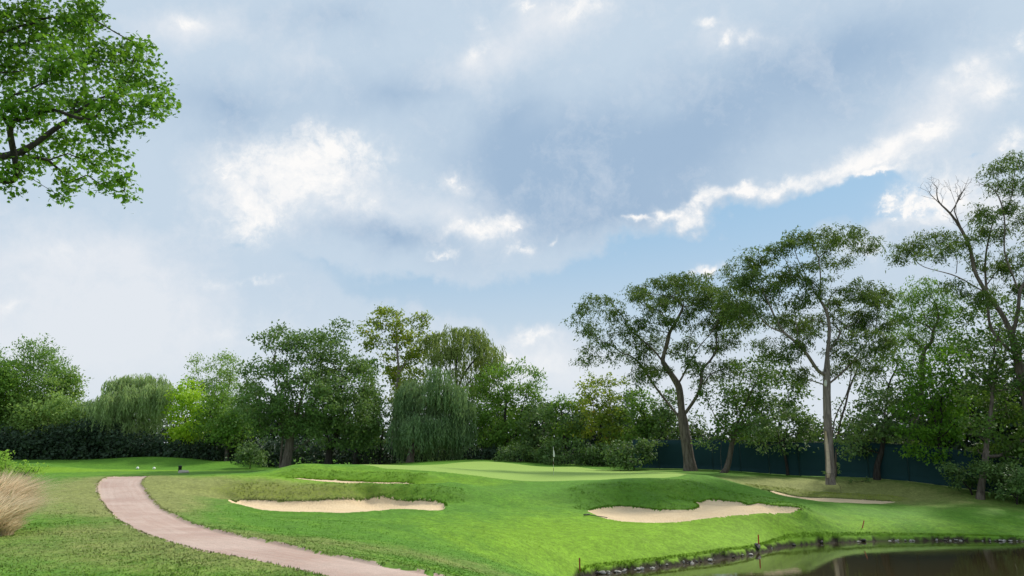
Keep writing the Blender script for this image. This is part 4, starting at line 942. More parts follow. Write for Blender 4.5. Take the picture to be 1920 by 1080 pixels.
# --- trees beyond the fence
T_('broadleaf_tree', 'slim tree with two leaning stems between the leaning locust and the tall locust', 'tree', (1356, 72),
   [(1400, 690, 26, 16), (1425, 700, 24, 18), (1385, 720, 26, 18), (1420, 730, 30, 20), (1355, 735, 26, 20), (1440, 750, 26, 18), (1390, 760, 36, 20), (1340, 770, 28, 22), (1420, 785, 30, 18), (1365, 800, 36, 20), (1320, 740, 18, 18), (1405, 815, 34, 16), (1445, 715, 18, 12)],
   'lf_deep', 'broad', r=.24, per=1.1, leaf=.27, n_per=24, spread=.40, seed=29, bark='bark',
   trunks=[[(1353, 882, 0), (1351, 850, 0), (1354, 815, 0), (1358, 780, 0), (1362, 740, 0)], [(1362, 883, 0), (1369, 855, 0), (1374, 820, 0), (1392, 770, 0), (1412, 730, 0), (1425, 700, 0)]])
T_('broadleaf_tree', 'low grey-green spreading tree overhanging the fence left of the tall locust trunk', 'tree', (1475, 70.5), [(1465, 790, 34, 16), (1500, 795, 30, 16), (1430, 800, 30, 18), (1475, 815, 40, 16), (1515, 820, 28, 14), (1440, 825, 34, 12), (1405, 830, 26, 12), (1500, 838, 26, 8), (1520, 800, 26, 16), (1490, 775, 24, 12), (1455, 840, 30, 8), (1330, 830, 20, 12)], 'lf_hedge', 'broad', r=.12, per=1.0, leaf=.26, n_per=26, spread=.4, seed=30, bark='bark_dark')
T_('broadleaf_tree', 'leafy tree whose boughs hang over the fence right of the tall locust trunk', 'tree', (1640, 64.2),
   [(1600, 800, 24, 14), (1625, 785, 26, 18), (1660, 775, 26, 20), (1595, 825, 24, 12), (1630, 820, 32, 16), (1670, 810, 34, 20), (1700, 780, 26, 26), (1650, 750, 22, 16), (1690, 745, 24, 18), (1620, 760, 16, 12), (1610, 840, 24, 8), (1665, 838, 34, 10), (1700, 835, 26, 12), (1590, 845, 20, 8), (1720, 850, 24, 8)],
   'lf_hedge', 'broad', r=.24, per=.9, leaf=.27, n_per=26, spread=.38, seed=31, bark='bark_dark')
T_('broadleaf_tree', 'loose feathery tree with pale olive leaves between the tall locust and the right edge', 'tree', (1705, 67), [(1690, 560, 24, 16), (1715, 548, 30, 20), (1740, 560, 26, 20), (1700, 590, 32, 20), (1740, 600, 34, 22), (1685, 625, 26, 18), (1720, 640, 34, 20), (1765, 580, 24, 20), (1680, 665, 20, 14), (1700, 690, 26, 18), (1770, 630, 26, 20), (1745, 520, 22, 14), (1780, 545, 24, 18)], 'lf_green', 'locust', r=.26, per=.95, leaf=.26, n_per=54, spread=.45, seed=32, bark='bark')
T_('broadleaf_tree', 'dense tree beyond the fence, showing between the two big locusts', 'tree', (1415, 82), [(1440, 690, 34, 24), (1470, 720, 30, 24), (1410, 740, 40, 28), (1450, 770, 40, 26), (1390, 790, 40, 24), (1430, 815, 44, 20), (1480, 770, 26, 20), (1515, 800, 30, 20), (1490, 740, 20, 14), (1380, 700, 24, 20)], 'lf_deep', 'broad', r=.22, per=1.3, leaf=.32, n_per=26, spread=.5, seed=35, bark='bark_dark')
T_('broadleaf_tree', 'dense dark tree beyond the fence just left of the leaning locust trunk', 'tree', (1255, 88), [(1240, 760, 24, 22), (1262, 745, 18, 16), (1225, 790, 30, 24), (1260, 800, 32, 24), (1235, 825, 36, 18), (1300, 800, 26, 24), (1320, 825, 26, 14)], 'lf_hedge', 'broad', r=.22, per=1.4, leaf=.34, n_per=26, spread=.5, seed=36, bark='bark_dark')
T_('broadleaf_tree', 'loose-crowned tree beyond the fence, filling the gap right of the tall locust', 'tree', (1640, 76), [(1585, 770, 24, 20), (1590, 820, 26, 18), (1620, 730, 26, 20), (1660, 640, 26, 20), (1640, 690, 28, 22), (1680, 680, 30, 24), (1650, 730, 32, 24), (1690, 735, 32, 26), (1620, 775, 26, 20), (1600, 800, 24, 16), (1660, 780, 36, 24), (1700, 600, 26, 20), (1740, 660, 34, 30)], 'lf_deep', 'broad', r=.22, per=1.9, leaf=.28, n_per=22, spread=.5, seed=37, bark='bark_dark')
T_('broadleaf_tree', 'large green tree beyond the fence, behind the bare-topped locust', 'tree', (1850, 70), [(1780, 600, 34, 24), (1820, 580, 34, 24), (1870, 575, 34, 26), (1800, 650, 40, 30), (1850, 660, 44, 34), (1900, 620, 36, 34), (1780, 720, 40, 30), (1840, 740, 44, 32), (1900, 720, 40, 36), (1880, 800, 44, 36)], 'lf_deep', 'broad', r=.3, per=1.5, leaf=.30, n_per=26, spread=.5, seed=38, bark='bark_dark')
T_('maple_tree', 'bright leafy maple overhanging the right end of the fence', 'tree', (1760, 62),
   [(1710, 700, 24, 20), (1740, 680, 30, 22), (1785, 665, 34, 24), (1725, 735, 34, 22), (1770, 715, 38, 26), (1700, 765, 28, 20), (1745, 770, 38, 26), (1795, 755, 34, 26), (1715, 805, 36, 20), (1765, 810, 40, 24), (1700, 840, 26, 12), (1745, 850, 30, 12), (1800, 800, 30, 24)],
   'lf_maple', 'broad', r=.28, per=.8, leaf=.26, n_per=26, spread=.36, seed=33, bark='bark_dark')
T_('maple_tree', 'dark maple at the right edge with its pale trunk at the fence end', 'tree', (1840, 57.5),
   [(1830, 640, 30, 22), (1870, 625, 30, 22), (1905, 650, 30, 26), (1850, 690, 40, 28), (1900, 710, 40, 30), (1830, 740, 30, 24), (1870, 760, 40, 28), (1910, 790, 40, 34), (1840, 800, 34, 24), (1870, 830, 40, 24), (1830, 850, 32, 16), (1910, 850, 36, 26), (1870, 870, 34, 16), (1960, 700, 50, 50), (1970, 800, 50, 50), (1960, 600, 40, 40), (1810, 860, 18, 10)],
   'lf_deep', 'broad', r=.24, per=.8, leaf=.26, n_per=26, spread=.36, seed=34, bark='bark', trunks=[[(1838, 936, 0), (1840, 910, 0), (1846, 880, 0), (1850, 830, .3), (1858, 770, .5), (1865, 700, .6)]])

# --- the big maple beside the viewer, its limb reaching into the picture
def near_maple():
    rng = np.random.default_rng(40); Y0 = 14.0
    lobes = [(60, 40, 95, 60), (150, 45, 55, 50), (30, 120, 60, 60), (110, 120, 70, 55), (185, 110, 50, 45), (235, 100, 34, 34), (262, 85, 22, 18), (280, 110, 16, 22), (250, 150, 44, 38), (300, 165, 26, 16), (285, 200, 34, 30), (215, 190, 50, 42),
             (150, 195, 60, 45), (70, 200, 60, 40), (20, 200, 30, 50), (240, 235, 26, 22), (190, 245, 40, 28), (115, 265, 45, 28), (180, 300, 36, 30), (225, 330, 20, 28), (200, 350, 28, 16), (232, 362, 16, 18), (130, 330, 24, 34), (118, 368, 18, 14), (300, 195, 24, 22), (20, 345, 20, 14), (45, 310, 28, 26), (15, 320, 22, 26), (80, 290, 30, 20), (220, 290, 18, 20),
             (-60, 60, 90, 90), (-60, 200, 70, 90), (-90, 320, 60, 60), (40, -60, 140, 50), (-160, 100, 110, 130), (-180, 280, 90, 90), (160, 15, 35, 30)]
    L = px_lobes(lobes, Y0, rng, 1.5, 1.0)
    T, own = sample_tips(L, 0.055, rng, 0.15)
    loc = np.array((-14.2, 12.2, gz(-14.2, 12.2)))
    root = empty('maple_tree', loc)
    tag(root, 'big near maple whose leafy limb hangs into the upper left corner', 'tree', GT)
    init = [(loc - (0, 0, .3), -1)]
    top = limb_nodes(init, 0, [loc + (0.1, 0, 2), loc + (0.3, .1, 5), loc + (0.1, .3, 8)])
    limb_nodes(init, top, [loc + (-.3, .6, 11), loc + (.2, .8, 14)])
    lims = [[(-200, 330, -.6), (-60, 300, -.4), (0, 297, 0), (40, 290, 0), (68, 270, 0), (95, 245, 0), (125, 228, 0), (150, 205, 0), (175, 190, .1), (218, 172, .1)], [(-200, 250, -1), (-60, 215, .2), (0, 233, .3), (30, 246, .3), (60, 254, .3), (90, 255, .3)],
            [(95, 248, 0), (125, 258, 0), (155, 267, 0)], [(-150, 100, -1), (-20, 70, -.5), (50, 38, -.5), (92, 52, -.5)], [(-20, 120, 0), (78, 94, -.6), (107, 80, -.6)], [(125, 228, 0), (150, 250, .3), (190, 290, .5), (215, 330, .5)], [(40, 290, 0), (90, 300, .2), (125, 330, .3)]]
    for lm in lims:
        pts = [at(a, b, Y0 + d) for a, b, d in lm]
        limb_nodes(init, nearest(init, pts[0], 4), pts, .4)
    P, par, tn = grow(init, T, rng, bf=.3, seg=.35, first_ok=12, wob=.14, lift=.06)
    wood('trunk', P - loc, par, .30, .0045, M['bark_dark'], root, flare=.5)
    npt = 12; k = len(T) * npt
    base = np.repeat(T, npt, 0); p = base + rng.normal(size=(k, 3)) * np.array((.12, .12, .09))
    nrm = np.array((0, 0, 1.0)) + rng.normal(size=(k, 3)) * 0.6
    ax = rng.normal(size=(k, 3)) * np.array((1, 1, .4)) + np.array((0, 0, -.7))
    Ls = rng.uniform(.04, .105, k)
    leaves_mesh('crown', p - loc, Ls, Ls * 1.05, ax, nrm, M['lf_maple'], root, 'maple')
near_maple()

# --- shrubs
SG = 'shrubs along the wood edge'
def shrub(label, base, lobes, mat='lf_hedge', seed=1, per=1.0, leaf=.3, spread=.4, group=SG, n_per=26, r=.07):
    return tree('shrub', label, 'shrub', base, lobes, mat, 'broad', r=r, per=per, leaf=leaf, spread=spread, n_per=n_per, seed=seed, bark='bark_dark', clear=.05, flare=0, group=group, shell=.3)
shrub('rounded dark shrub at the edge of the grass just left of the forked oak', (470, 104), [(470, 845, 30, 22), (490, 850, 20, 22), (455, 855, 22, 14)], seed=51, per=1.4, leaf=.36)
shrub('round grey-green shrub directly behind the flagstick', (1045, 89), [(1040, 840, 24, 20), (1025, 852, 20, 18), (1055, 856, 22, 14), (1040, 864, 26, 10)], seed=52)
shrub('broad dark shrub right of the flagstick, below the orange-tinged tree', (1110, 88), [(1095, 838, 26, 20), (1125, 846, 26, 18), (1105, 862, 30, 12), (1135, 862, 22, 12)], seed=53)
shrub('leafy shrub at the left end of the green fence', (1188, 79.5), [(1165, 842, 24, 20), (1190, 850, 24, 18), (1180, 864, 28, 12), (1205, 836, 22, 18), (1150, 862, 18, 12), (1218, 852, 12, 16), (1225, 834, 16, 10)], seed=54)
shrub('low dark shrub behind the back of the green, below the feathery tree', (975, 92), [(975, 850, 30, 16), (1000, 856, 22, 14), (950, 855, 22, 12)], seed=55)
shrub('dark shrub at the foot of the right-edge maple', (1895, 56), [(1890, 890, 28, 24), (1915, 900, 28, 26), (1862, 895, 20, 20), (1875, 915, 22, 16), (1930, 925, 30, 16), (1895, 924, 26, 14), (1850, 880, 22, 18), (1960, 905, 40, 30)], seed=56, per=.45, leaf=.22, spread=.28)
shrub('ragged shrub against the fence left of the right-edge maple trunk', (1815, 58.5), [(1812, 890, 18, 20), (1796, 903, 14, 13), (1824, 908, 14, 12), (1780, 880, 18, 14)], seed=57, per=.45, leaf=.2, spread=.25)
shrub('tiny weed patch on the fence foot right of the tall locust', (1612, 63.6), [(1600, 901, 9, 4), (1620, 904, 12, 4), (1628, 901, 6, 5)], seed=58, per=.25, leaf=.12, spread=.10, n_per=14, r=.02)
shrub('little sprig of green leaves sprouting beside the scarred locust trunk', (1572, 61.6), [(1571, 873, 4, 7), (1572, 884, 4, 5), (1545, 884, 4, 6)], mat='lf_light', seed=59, per=.2, leaf=.10, spread=.08, n_per=10, r=.015)
shrub('bright green bush above the dry grass at the left edge', (20, 27.5), [(12, 855, 20, 14), (36, 864, 22, 16), (50, 872, 14, 14), (66, 880, 10, 8), (-10, 875, 30, 25), (12, 890, 30, 20), (42, 880, 12, 14), (52, 895, 10, 10), (28, 905, 26, 14), (-30, 900, 40, 30), (60, 882, 6, 4), (-10, 930, 40, 20)], mat='lf_bush', seed=60, per=.055, leaf=.085, spread=.12, n_per=20, r=.03, group=None)

# --- dark undergrowth and the wood behind, which read as one mass
def mass(name, label, lumps, size, mat, seed, dens=1.0):
    rng = np.random.default_rng(seed); PP = []; OO = []
    for (c, rx, ry, rz) in lumps:
        n = int(math.pi * rx * rz / (size * size) * 3.2 * dens)
        u = rand_unit(n, rng); u[:, 1] = np.where(rng.random(n) < .7, -np.abs(u[:, 1]), u[:, 1])
        r = rng.uniform(.72, 1.05, n) + 0.12 * np.sin(u[:, 0] * 9 + c[0]) * np.sin(u[:, 2] * 8 + c[1])
        PP.append(c + u * r[:, None] * np.array((rx, ry, rz))); OO.append(u)
    p = np.vstack(PP); o = np.vstack(OO); k = len(p)
    ax = rng.normal(size=(k, 3)) + np.array((0, 0, -.3)); nrm = o * .6 + np.array((0, -.2, .5)) + rng.normal(size=(k, 3)) * .6
    L = size * rng.uniform(.6, 1.4, k)
    o = leaves_mesh(name, p, L, L * .75, ax, nrm, M[mat], None, 'clump')
    o['label'] = label; o['kind'] = 'stuff'
    return o
def row(px0, px1, Y0, Y1, top, n, rng, rw=2.0, rows=3):
    """lumps filling a strip from the ground to the height seen at row 'top' (a list of (px, py))"""
    out = []; tx, ty = zip(*top)
    for i in range(n):
        px = px0 + (px1 - px0) * (i + rng.random()) / n; f = (px - px0) / (px1 - px0); Y = Y0 + (Y1 - Y0) * f + rng.uniform(-2.5, 2.5)
        g = on_ground(px, Y); H = at(px, float(np.interp(px, tx, ty)), Y)[2] - g[2]; H *= rng.uniform(.62, 1.14)
        for k in range(rows):
            h = H * (k + .5) / rows
            out.append((np.array((g[0] + rng.normal() * .5, Y + rng.uniform(-1, 1), g[2] + h)), rw * rng.uniform(.7, 1.2), rw * .8, max(.5, H / rows * rng.uniform(.65, .85))))
    return out
_r = np.random.default_rng(70)
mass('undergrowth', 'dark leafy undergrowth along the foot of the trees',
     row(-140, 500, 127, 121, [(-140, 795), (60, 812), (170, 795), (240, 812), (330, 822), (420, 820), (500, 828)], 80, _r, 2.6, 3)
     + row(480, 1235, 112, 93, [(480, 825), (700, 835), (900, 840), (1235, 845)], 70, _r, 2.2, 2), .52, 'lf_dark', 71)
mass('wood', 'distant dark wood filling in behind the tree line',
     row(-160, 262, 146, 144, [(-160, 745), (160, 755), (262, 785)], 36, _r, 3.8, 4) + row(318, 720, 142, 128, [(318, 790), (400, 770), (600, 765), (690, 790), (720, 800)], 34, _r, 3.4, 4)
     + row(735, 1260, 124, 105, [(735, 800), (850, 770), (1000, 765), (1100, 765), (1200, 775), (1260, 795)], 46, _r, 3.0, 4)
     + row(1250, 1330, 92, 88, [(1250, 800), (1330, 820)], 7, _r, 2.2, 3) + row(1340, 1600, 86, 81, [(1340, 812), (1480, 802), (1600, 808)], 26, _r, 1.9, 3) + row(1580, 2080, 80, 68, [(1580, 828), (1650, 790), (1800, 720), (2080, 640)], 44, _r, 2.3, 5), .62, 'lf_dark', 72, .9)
def far_tree():
    rng = np.random.default_rng(75)
    tree('far_tree', 'hazy grey-green tree seen far off in the gap below the domed willow', 'tree', (290, 148), [(285, 790, 16, 12), (300, 800, 14, 14), (275, 800, 14, 14), (290, 815, 22, 14)], 'lf_far', 'broad', r=.25, per=4, leaf=.7, spread=.7, n_per=24, seed=75, bark='bark', group=GT)
far_tree()
pole_m = simple_mat('pole_paint', (.35, .35, .34), .5)
for i, (px, py, lb) in enumerate(((299, 768, 'left one of three thin poles in the gap between the willow and the yellow-green tree'), (308, 764, 'middle one of three thin poles in the gap between the willow and the yellow-green tree'), (315, 772, 'right one of three thin poles in the gap beside the yellow-green tree'))):
    Yp = 146.0; g = on_ground(px, Yp); mb = MB(); H = at(px, py, Yp)[2] - g[2]
    mb.lathe([(.11, -.3), (.11, .2), (.09, .25), (.065, H), (.02, H + .06)], 10)
    o = mb.build('utility_pole', pole_m, None, True); o.location = g; tag(o, lb, 'pole', 'thin poles beyond the trees')

# --- the green fence
def build_fence():
    m, N = new_mat('fence_screen')
    co = N.n('ShaderNodeTexCoord').outputs['Object']
    a = N.noise(co, .8, 5); w = N.n('ShaderNodeTexWave', {'Vector': co, 'Scale': 9.0, 'Distortion': .6, 'Detail': 2.0}).outputs['Fac']
    c = N.mix(a, C(.007, .034, .040), C(.013, .050, .054))
    principled(N, c, .75, N.math('ADD', a, N.math('MULTIPLY', w, .15)), .4, .05, .2)
    steel = simple_mat('fence_steel', (.03, .05, .05), .5)
    pts = [(1188, 83), (1300, 78.5), (1400, 74), (1460, 71.3), (1557, 67.2), (1640, 64.6), (1740, 61.8), (1830, 59.6), (1930, 58.2), (2050, 57)]
    G = [on_ground(*p) for p in pts]; d = [0]
    for a, b in zip(G[:-1], G[1:]): d.append(d[-1] + np.linalg.norm((b - a)[:2]))
    n = int(d[-1] / 3.0); S = np.linspace(0, d[-1], n + 1)
    XY = np.stack([np.interp(S, d, [g[k] for g in G]) for k in (0, 1)], 1)
    Z = np.array([gz(x, y) for x, y in XY])
    loc = np.array((XY[0, 0], XY[0, 1], Z[0])); root = empty('fence', loc)
    tag(root, 'long dark green screened fence behind the trees on the right', 'fence')
    H = 2.9
    for i in range(n + 1):
        mb = MB(); mb.lathe([(.045, -.3), (.045, H + .02), (.03, H + .07), (.005, H + .09)], 10)
        o = mb.build('post', steel, root, True); o.location = np.array((XY[i, 0], XY[i, 1], Z[i])) - loc
    rng = np.random.default_rng(3)
    for i in range(n):
        a = np.array((XY[i, 0], XY[i, 1], Z[i])) - loc; b = np.array((XY[i + 1, 0], XY[i + 1, 1], Z[i + 1])) - loc
        u = (b - a); L = np.linalg.norm(u[:2]); nrm = np.array((u[1], -u[0], 0)) / L
        if nrm[1] > 0: nrm = -nrm
        ks = 13; hs = 7; V = []
        for side in (0, 1):
            for j in range(hs):
                for k in range(ks):
                    t = k / (ks - 1); h = .03 + (H - .08) * j / (hs - 1)
                    bow = .045 * math.sin(t * math.pi) * math.sin(j / (hs - 1) * math.pi) + .012 * math.sin(t * 22 + i) * (j / (hs - 1))
                    V.append(a + u * (t * .985 + .0075) + np.array((0, 0, h)) + nrm * (.06 + bow - side * .012))
        fs = []; q = ks * hs
        for j in range(hs - 1):
            for k in range(ks - 1):
                c0 = j * ks + k; fs.append((c0, c0 + 1, c0 + ks + 1, c0 + ks)); fs.append((q + c0, q + c0 + ks, q + c0 + ks + 1, q + c0 + 1))
        for j in range(hs - 1):
            for k in (0, ks - 1): c0 = j * ks + k; fs.append((c0, c0 + ks, q + c0 + ks, q + c0))
        for k in range(ks - 1):
            for j in (0, hs - 1): c0 = j * ks + k; fs.append((c0, c0 + 1, q + c0 + 1, q + c0))
        mesh_from('screen_panel', V, fs, m, root, True)
        mb = MB(); mb.tube([a + (0, 0, H - .02), b + (0, 0, H - .02)], .022, 8); mb.build('rail', steel, root, True)
build_fence()

# --- marks on the tall locust's trunk
def trunk_mark(name, pts, mat, lift):
    """a long raised piece of torn bark on the side of the trunk that faces the green"""
    loc = np.array(b_root.location); V = []; n = len(pts)
    for (px, py, w, d) in pts:
        c = at(px, py, 62.0 - lift) - loc; s = 62.0 / F
        for k in (-1, -.4, .4, 1): V.append(c + np.array((k * w * s, (abs(k) > .5) * .08 - d, 0)))
    off = len(V); V += [v + np.array((0, .12, 0)) for v in V]
    fs = []
    for j in range(n - 1):
        for k in range(3):
            a = j * 4 + k; fs.append((a, a + 1, a + 5, a + 4)); fs.append((off + a, off + a + 4, off + a + 5, off + a + 1))
        for k in (0, 3): a = j * 4 + k; fs.append((a, a + 4, off + a + 4, off + a))
    for j in (0, n - 1):
        for k in range(3): a = j * 4 + k; fs.append((a, a + 1, off + a + 1, off + a))
    mesh_from(name, V, fs, mat, b_root, True)
scar = simple_mat('bare_wood', (.55, .44, .33), .85, .35, 6, .1, .5)
trunk_mark('bark_scar', [(1549, 808, 1.0, .0), (1551, 830, 2.4, .02), (1553, 850, 2.6, .03), (1554, 870, 3.0, .05), (1554, 886, 3.6, .08), (1553, 896, 2.0, .12)], scar, .37)
trunk_mark('bark_scar', [(1548, 712, 1.0, 0), (1549, 717, 3.2, .03), (1549, 722, 3.0, .03), (1549, 725, 1.0, 0)], simple_mat('pale_wood', (.7, .68, .64), .8, .1), .25)

# ------------------------------------------------------------------ small things
def build_flag():
    g = at_ground(1038, 890.5, y0=57); root = empty('flagstick', g)
    tag(root, 'golf flagstick with dark bands and a limp white flag on the green', 'flagstick')
    wm = simple_mat('flagstick_white', (.82, .81, .78), .35, .04); rm = simple_mat('flagstick_red', (.10, .018, .02), .4, .1); cm = simple_mat('cup_liner', (.85, .85, .85), .5)
    mb = MB(); mb.lathe([(.016, -.1), (.016, 2.0), (.013, 2.12), (.005, 2.14)], 12); mb.build('pole', wm, root, True)
    for z0, z1 in ((.30, .52), (.80, 1.02), (1.28, 1.38)):
        mb = MB(); mb.lathe([(.0175, z0), (.0185, z0 + .01), (.0185, z1 - .01), (.0175, z1)], 12); mb.build('band', rm, root, True)
    # cloth hanging limp in folds
    V = []; nu, nv = 13, 15
    for side in (0, 1):
        for j in range(nv):
            t = j / (nv - 1); z = 1.98 - t * .62; wd = .04 + .11 * math.sin(min(1, t * 1.25) * math.pi * .62)
            for i in range(nu):
                s = i / (nu - 1); V.append((.02 + s * wd * .62, math.sin(s * 9 + t * 2) * .035 * s + side * .006, z - s * .10 * (1 - t)))
    q = nu * nv; fs = []
    for j in range(nv - 1):
        for i in range(nu - 1): a = j * nu + i; fs += [(a, a + 1, a + nu + 1, a + nu), (q + a, q + a + nu, q + a + nu + 1, q + a + 1)]
        for i in (0, nu - 1): a = j * nu + i; fs.append((a, a + nu, q + a + nu, q + a))
    for i in range(nu - 1):
        for j in (0, nv - 1): a = j * nu + i; fs.append((a, a + 1, q + a + 1, q + a))
    mesh_from('flag', V, fs, wm, root, True)
build_flag()
def build_rake():
    a = at_ground(1100, 967); b = at_ground(1139, 974.5); root = empty('bunker_rake', a)
    tag(root, 'dark bunker rake lying on the grass below the right front bunker', 'rake')
    dm = simple_mat('rake_dark', (.05, .05, .045), .6)
    d = b - a; d[2] += .0
    mb = MB(); mb.tube([np.array((0, 0, .07)), d + (0, 0, .06)], .02, 8); mb.build('handle', dm, root, True)
    u = d / np.linalg.norm(d); p = np.array((-u[1], u[0], 0)); mb = MB()
    mb.tube([-p * .3 + (0, 0, .08), p * .3 + (0, 0, .08)], .025, 8)
    for k in np.linspace(-.28, .28, 11): mb.tube([p * k + (0, 0, .08), p * k + (0, 0, .005)], [.012, .006], 6)
    mb.build('head', dm, root, True)
build_rake()
def stake(px, py, h, label, tilt=0.0, col=(.50, .045, .02)):
    g = at_ground(px, py); m = simple_mat('stake_red', col, .6, .15, 12)
    mb = MB(); mb.box(-.026, .026, -.02, .02, -.12, h, .004); mb.add([(-.026, -.02, h), (.026, -.02, h), (.026, .02, h), (-.026, .02, h), (0, 0, h + .035)], [(0, 1, 4), (1, 2, 4), (2, 3, 4), (3, 0, 4)])
    o = mb.build('hazard_stake', m); o.location = g; o.rotation_euler = (0, tilt, .2); tag(o, label, 'stake', 'stakes marking the pond')
stake(1087, 1067, .47, 'weathered red-brown stake near the pond, leftmost of the three stakes', col=(.30, .07, .03))
stake(1423, 1024, .55, 'bright red stake on the bank directly above the dark rock')
stake(1617, 990, .42, 'faint tilted stake standing in the grass above the far pond bank', .35, (.42, .12, .06))
def rock_mesh(seed, mat, flat=.6):
    rng = np.random.default_rng(seed); me = bpy.data.meshes.new('rock'); import bmesh
    bm = bmesh.new(); bmesh.ops.create_icosphere(bm, subdivisions=3, radius=1)
    D = rand_unit(16, rng); o = rng.uniform(.55, .95, 16)
    for v in bm.verts:
        p = np.array(v.co); k = 1.0
        for d_, oo in zip(D, o):
            t = float(p @ d_)
            if t * k > oo: k = oo / t
        p = p * k * (1 + rng.normal() * .015); v.co = (p[0], p[1] * .8, p[2] * flat)
    bm.to_mesh(me); bm.free(); me.materials.append(mat); return me
rk_pale = simple_mat('pale_limestone', (.38, .36, .32), .85, .45, 5, .2, .6, .05)
rk_dark = simple_mat('dark_wet_stone', (.035, .032, .028), .6, .3, 5, .4, .6, .05)
RM = [rock_mesh(i, rk_pale, f) for i, f in enumerate((.5, .35, .6, .42, .55))]; RD = [rock_mesh(20 + i, rk_dark, .6) for i in range(3)]
def shore_pt(px, off):
    """point on the waterline below column px, moved 'off' metres inland"""
    xs = [p[0] for p in SHORE_PX]; py = float(np.interp(px, xs, [p[1] for p in SHORE_PX])); q = on_z(px, py, 0.0); return q + np.array((-.25 * off, off, 0))
rr = np.random.default_rng(90)
def put_rock(me, p, s, label, group, z=None, name='rock'):
    o = bpy.data.objects.new(name, me); COL.objects.link(o); s = s * np.array((1, rr.uniform(.7, 1), rr.uniform(.7, 1.1)))
    o.location = (p[0], p[1], (z if z is not None else .02)); o.scale = s; o.rotation_euler = (rr.uniform(-.2, .2), rr.uniform(-.2, .2), rr.uniform(0, 6.3))
    tag(o, label, 'rock', group)
for (x0, x1, n) in ((1128, 1172, 12), (1172, 1210, 5), (1222, 1262, 9), (1272, 1304, 8), (1325, 1334, 3), (1380, 1410, 8), (1425, 1458, 9)):
    for i in range(n):
        put_rock(RM[rr.integers(5)], shore_pt(rr.uniform(x0, x1), rr.uniform(-.12, .35)), rr.uniform(.05, .17), 'pale stone in the broken line along the near left waterline', 'pale stones along the near waterline', z=rr.uniform(0, .08))
for (x0, x1, n) in ((1608, 1650, 5), (1668, 1716, 12), (1750, 1768, 4), (1770, 1812, 6), (1835, 1870, 6), (1872, 1930, 14)):
    for i in range(n):
        put_rock(RM[rr.integers(5)], shore_pt(rr.uniform(x0, x1), rr.uniform(-.1, .3)), rr.uniform(.05, .17), 'pale stone in the row along the far right waterline', 'pale stones along the far waterline', z=rr.uniform(0, .07))
p = shore_pt(1427, .35); put_rock(RD[0], p, .30, 'dark rounded rock on the bank just below the bright red stake', None, z=.22)
for i in range(34):
    put_rock(RD[rr.integers(3)], shore_pt(rr.uniform(1110, 1925), rr.uniform(-.02, .3)), rr.uniform(.06, .18), 'small dark wet stone sunk in the muddy pond edge', 'dark stones in the muddy edge', z=rr.uniform(0, .08))
# tee markers, litter bin and boulder beyond the path
def tee_marker(px, py, Y, label):
    x, y, _ = on_ground(px, Y); mb = MB(); r = .17
    mb.lathe([(.03, -.12), (.03, .01)], 8); mb.lathe([(r * math.sin(t), r - r * math.cos(t) - .0) for t in np.linspace(.08, math.pi - .02, 14)], 20)
    o = mb.build('tee_marker', simple_mat('tee_marker_white', (.82, .82, .80), .4, .04), None, True); o.location = (x, y, gz(x, y)); tag(o, label, 'tee marker', 'white tee markers')
tee_marker(260, 884, 97, 'left one of the two small white tee markers on the far tee')
tee_marker(291, 884.5, 96, 'right one of the two small white tee markers on the far tee')
def build_bin():
    x, y, _ = on_ground(339.5, 88); g = np.array((x, y, gz(x, y))); root = empty('litter_bin', g, .2)
    tag(root, 'small black bin leaning behind the pale boulder near the far tee', 'bin')
    bm_ = simple_mat('bin_black', (.012, .018, .015), .5)
    mb = MB(); mb.lathe([(.15, -.02), (.17, 0), (.19, .62), (.20, .64), (.18, .65)], 18); mb.build('body', bm_, root, True)
    mb = MB(); mb.lathe([(.205, .652), (.215, .67), (.18, .72), (.05, .745)], 18); mb.build('lid', bm_, root, True)
build_bin()
x, y, _ = on_ground(347, 86.5); o = bpy.data.objects.new('boulder', rock_mesh(33, simple_mat('boulder_stone', (.40, .37, .30), .9, .3, 3, .2, .6, .06), .62)); COL.objects.link(o)
o.location = (x, y, gz(x, y) + .08); o.scale = (.62, .5, .55); tag(o, 'pale boulder in the grass in front of the small black bin', 'boulder')

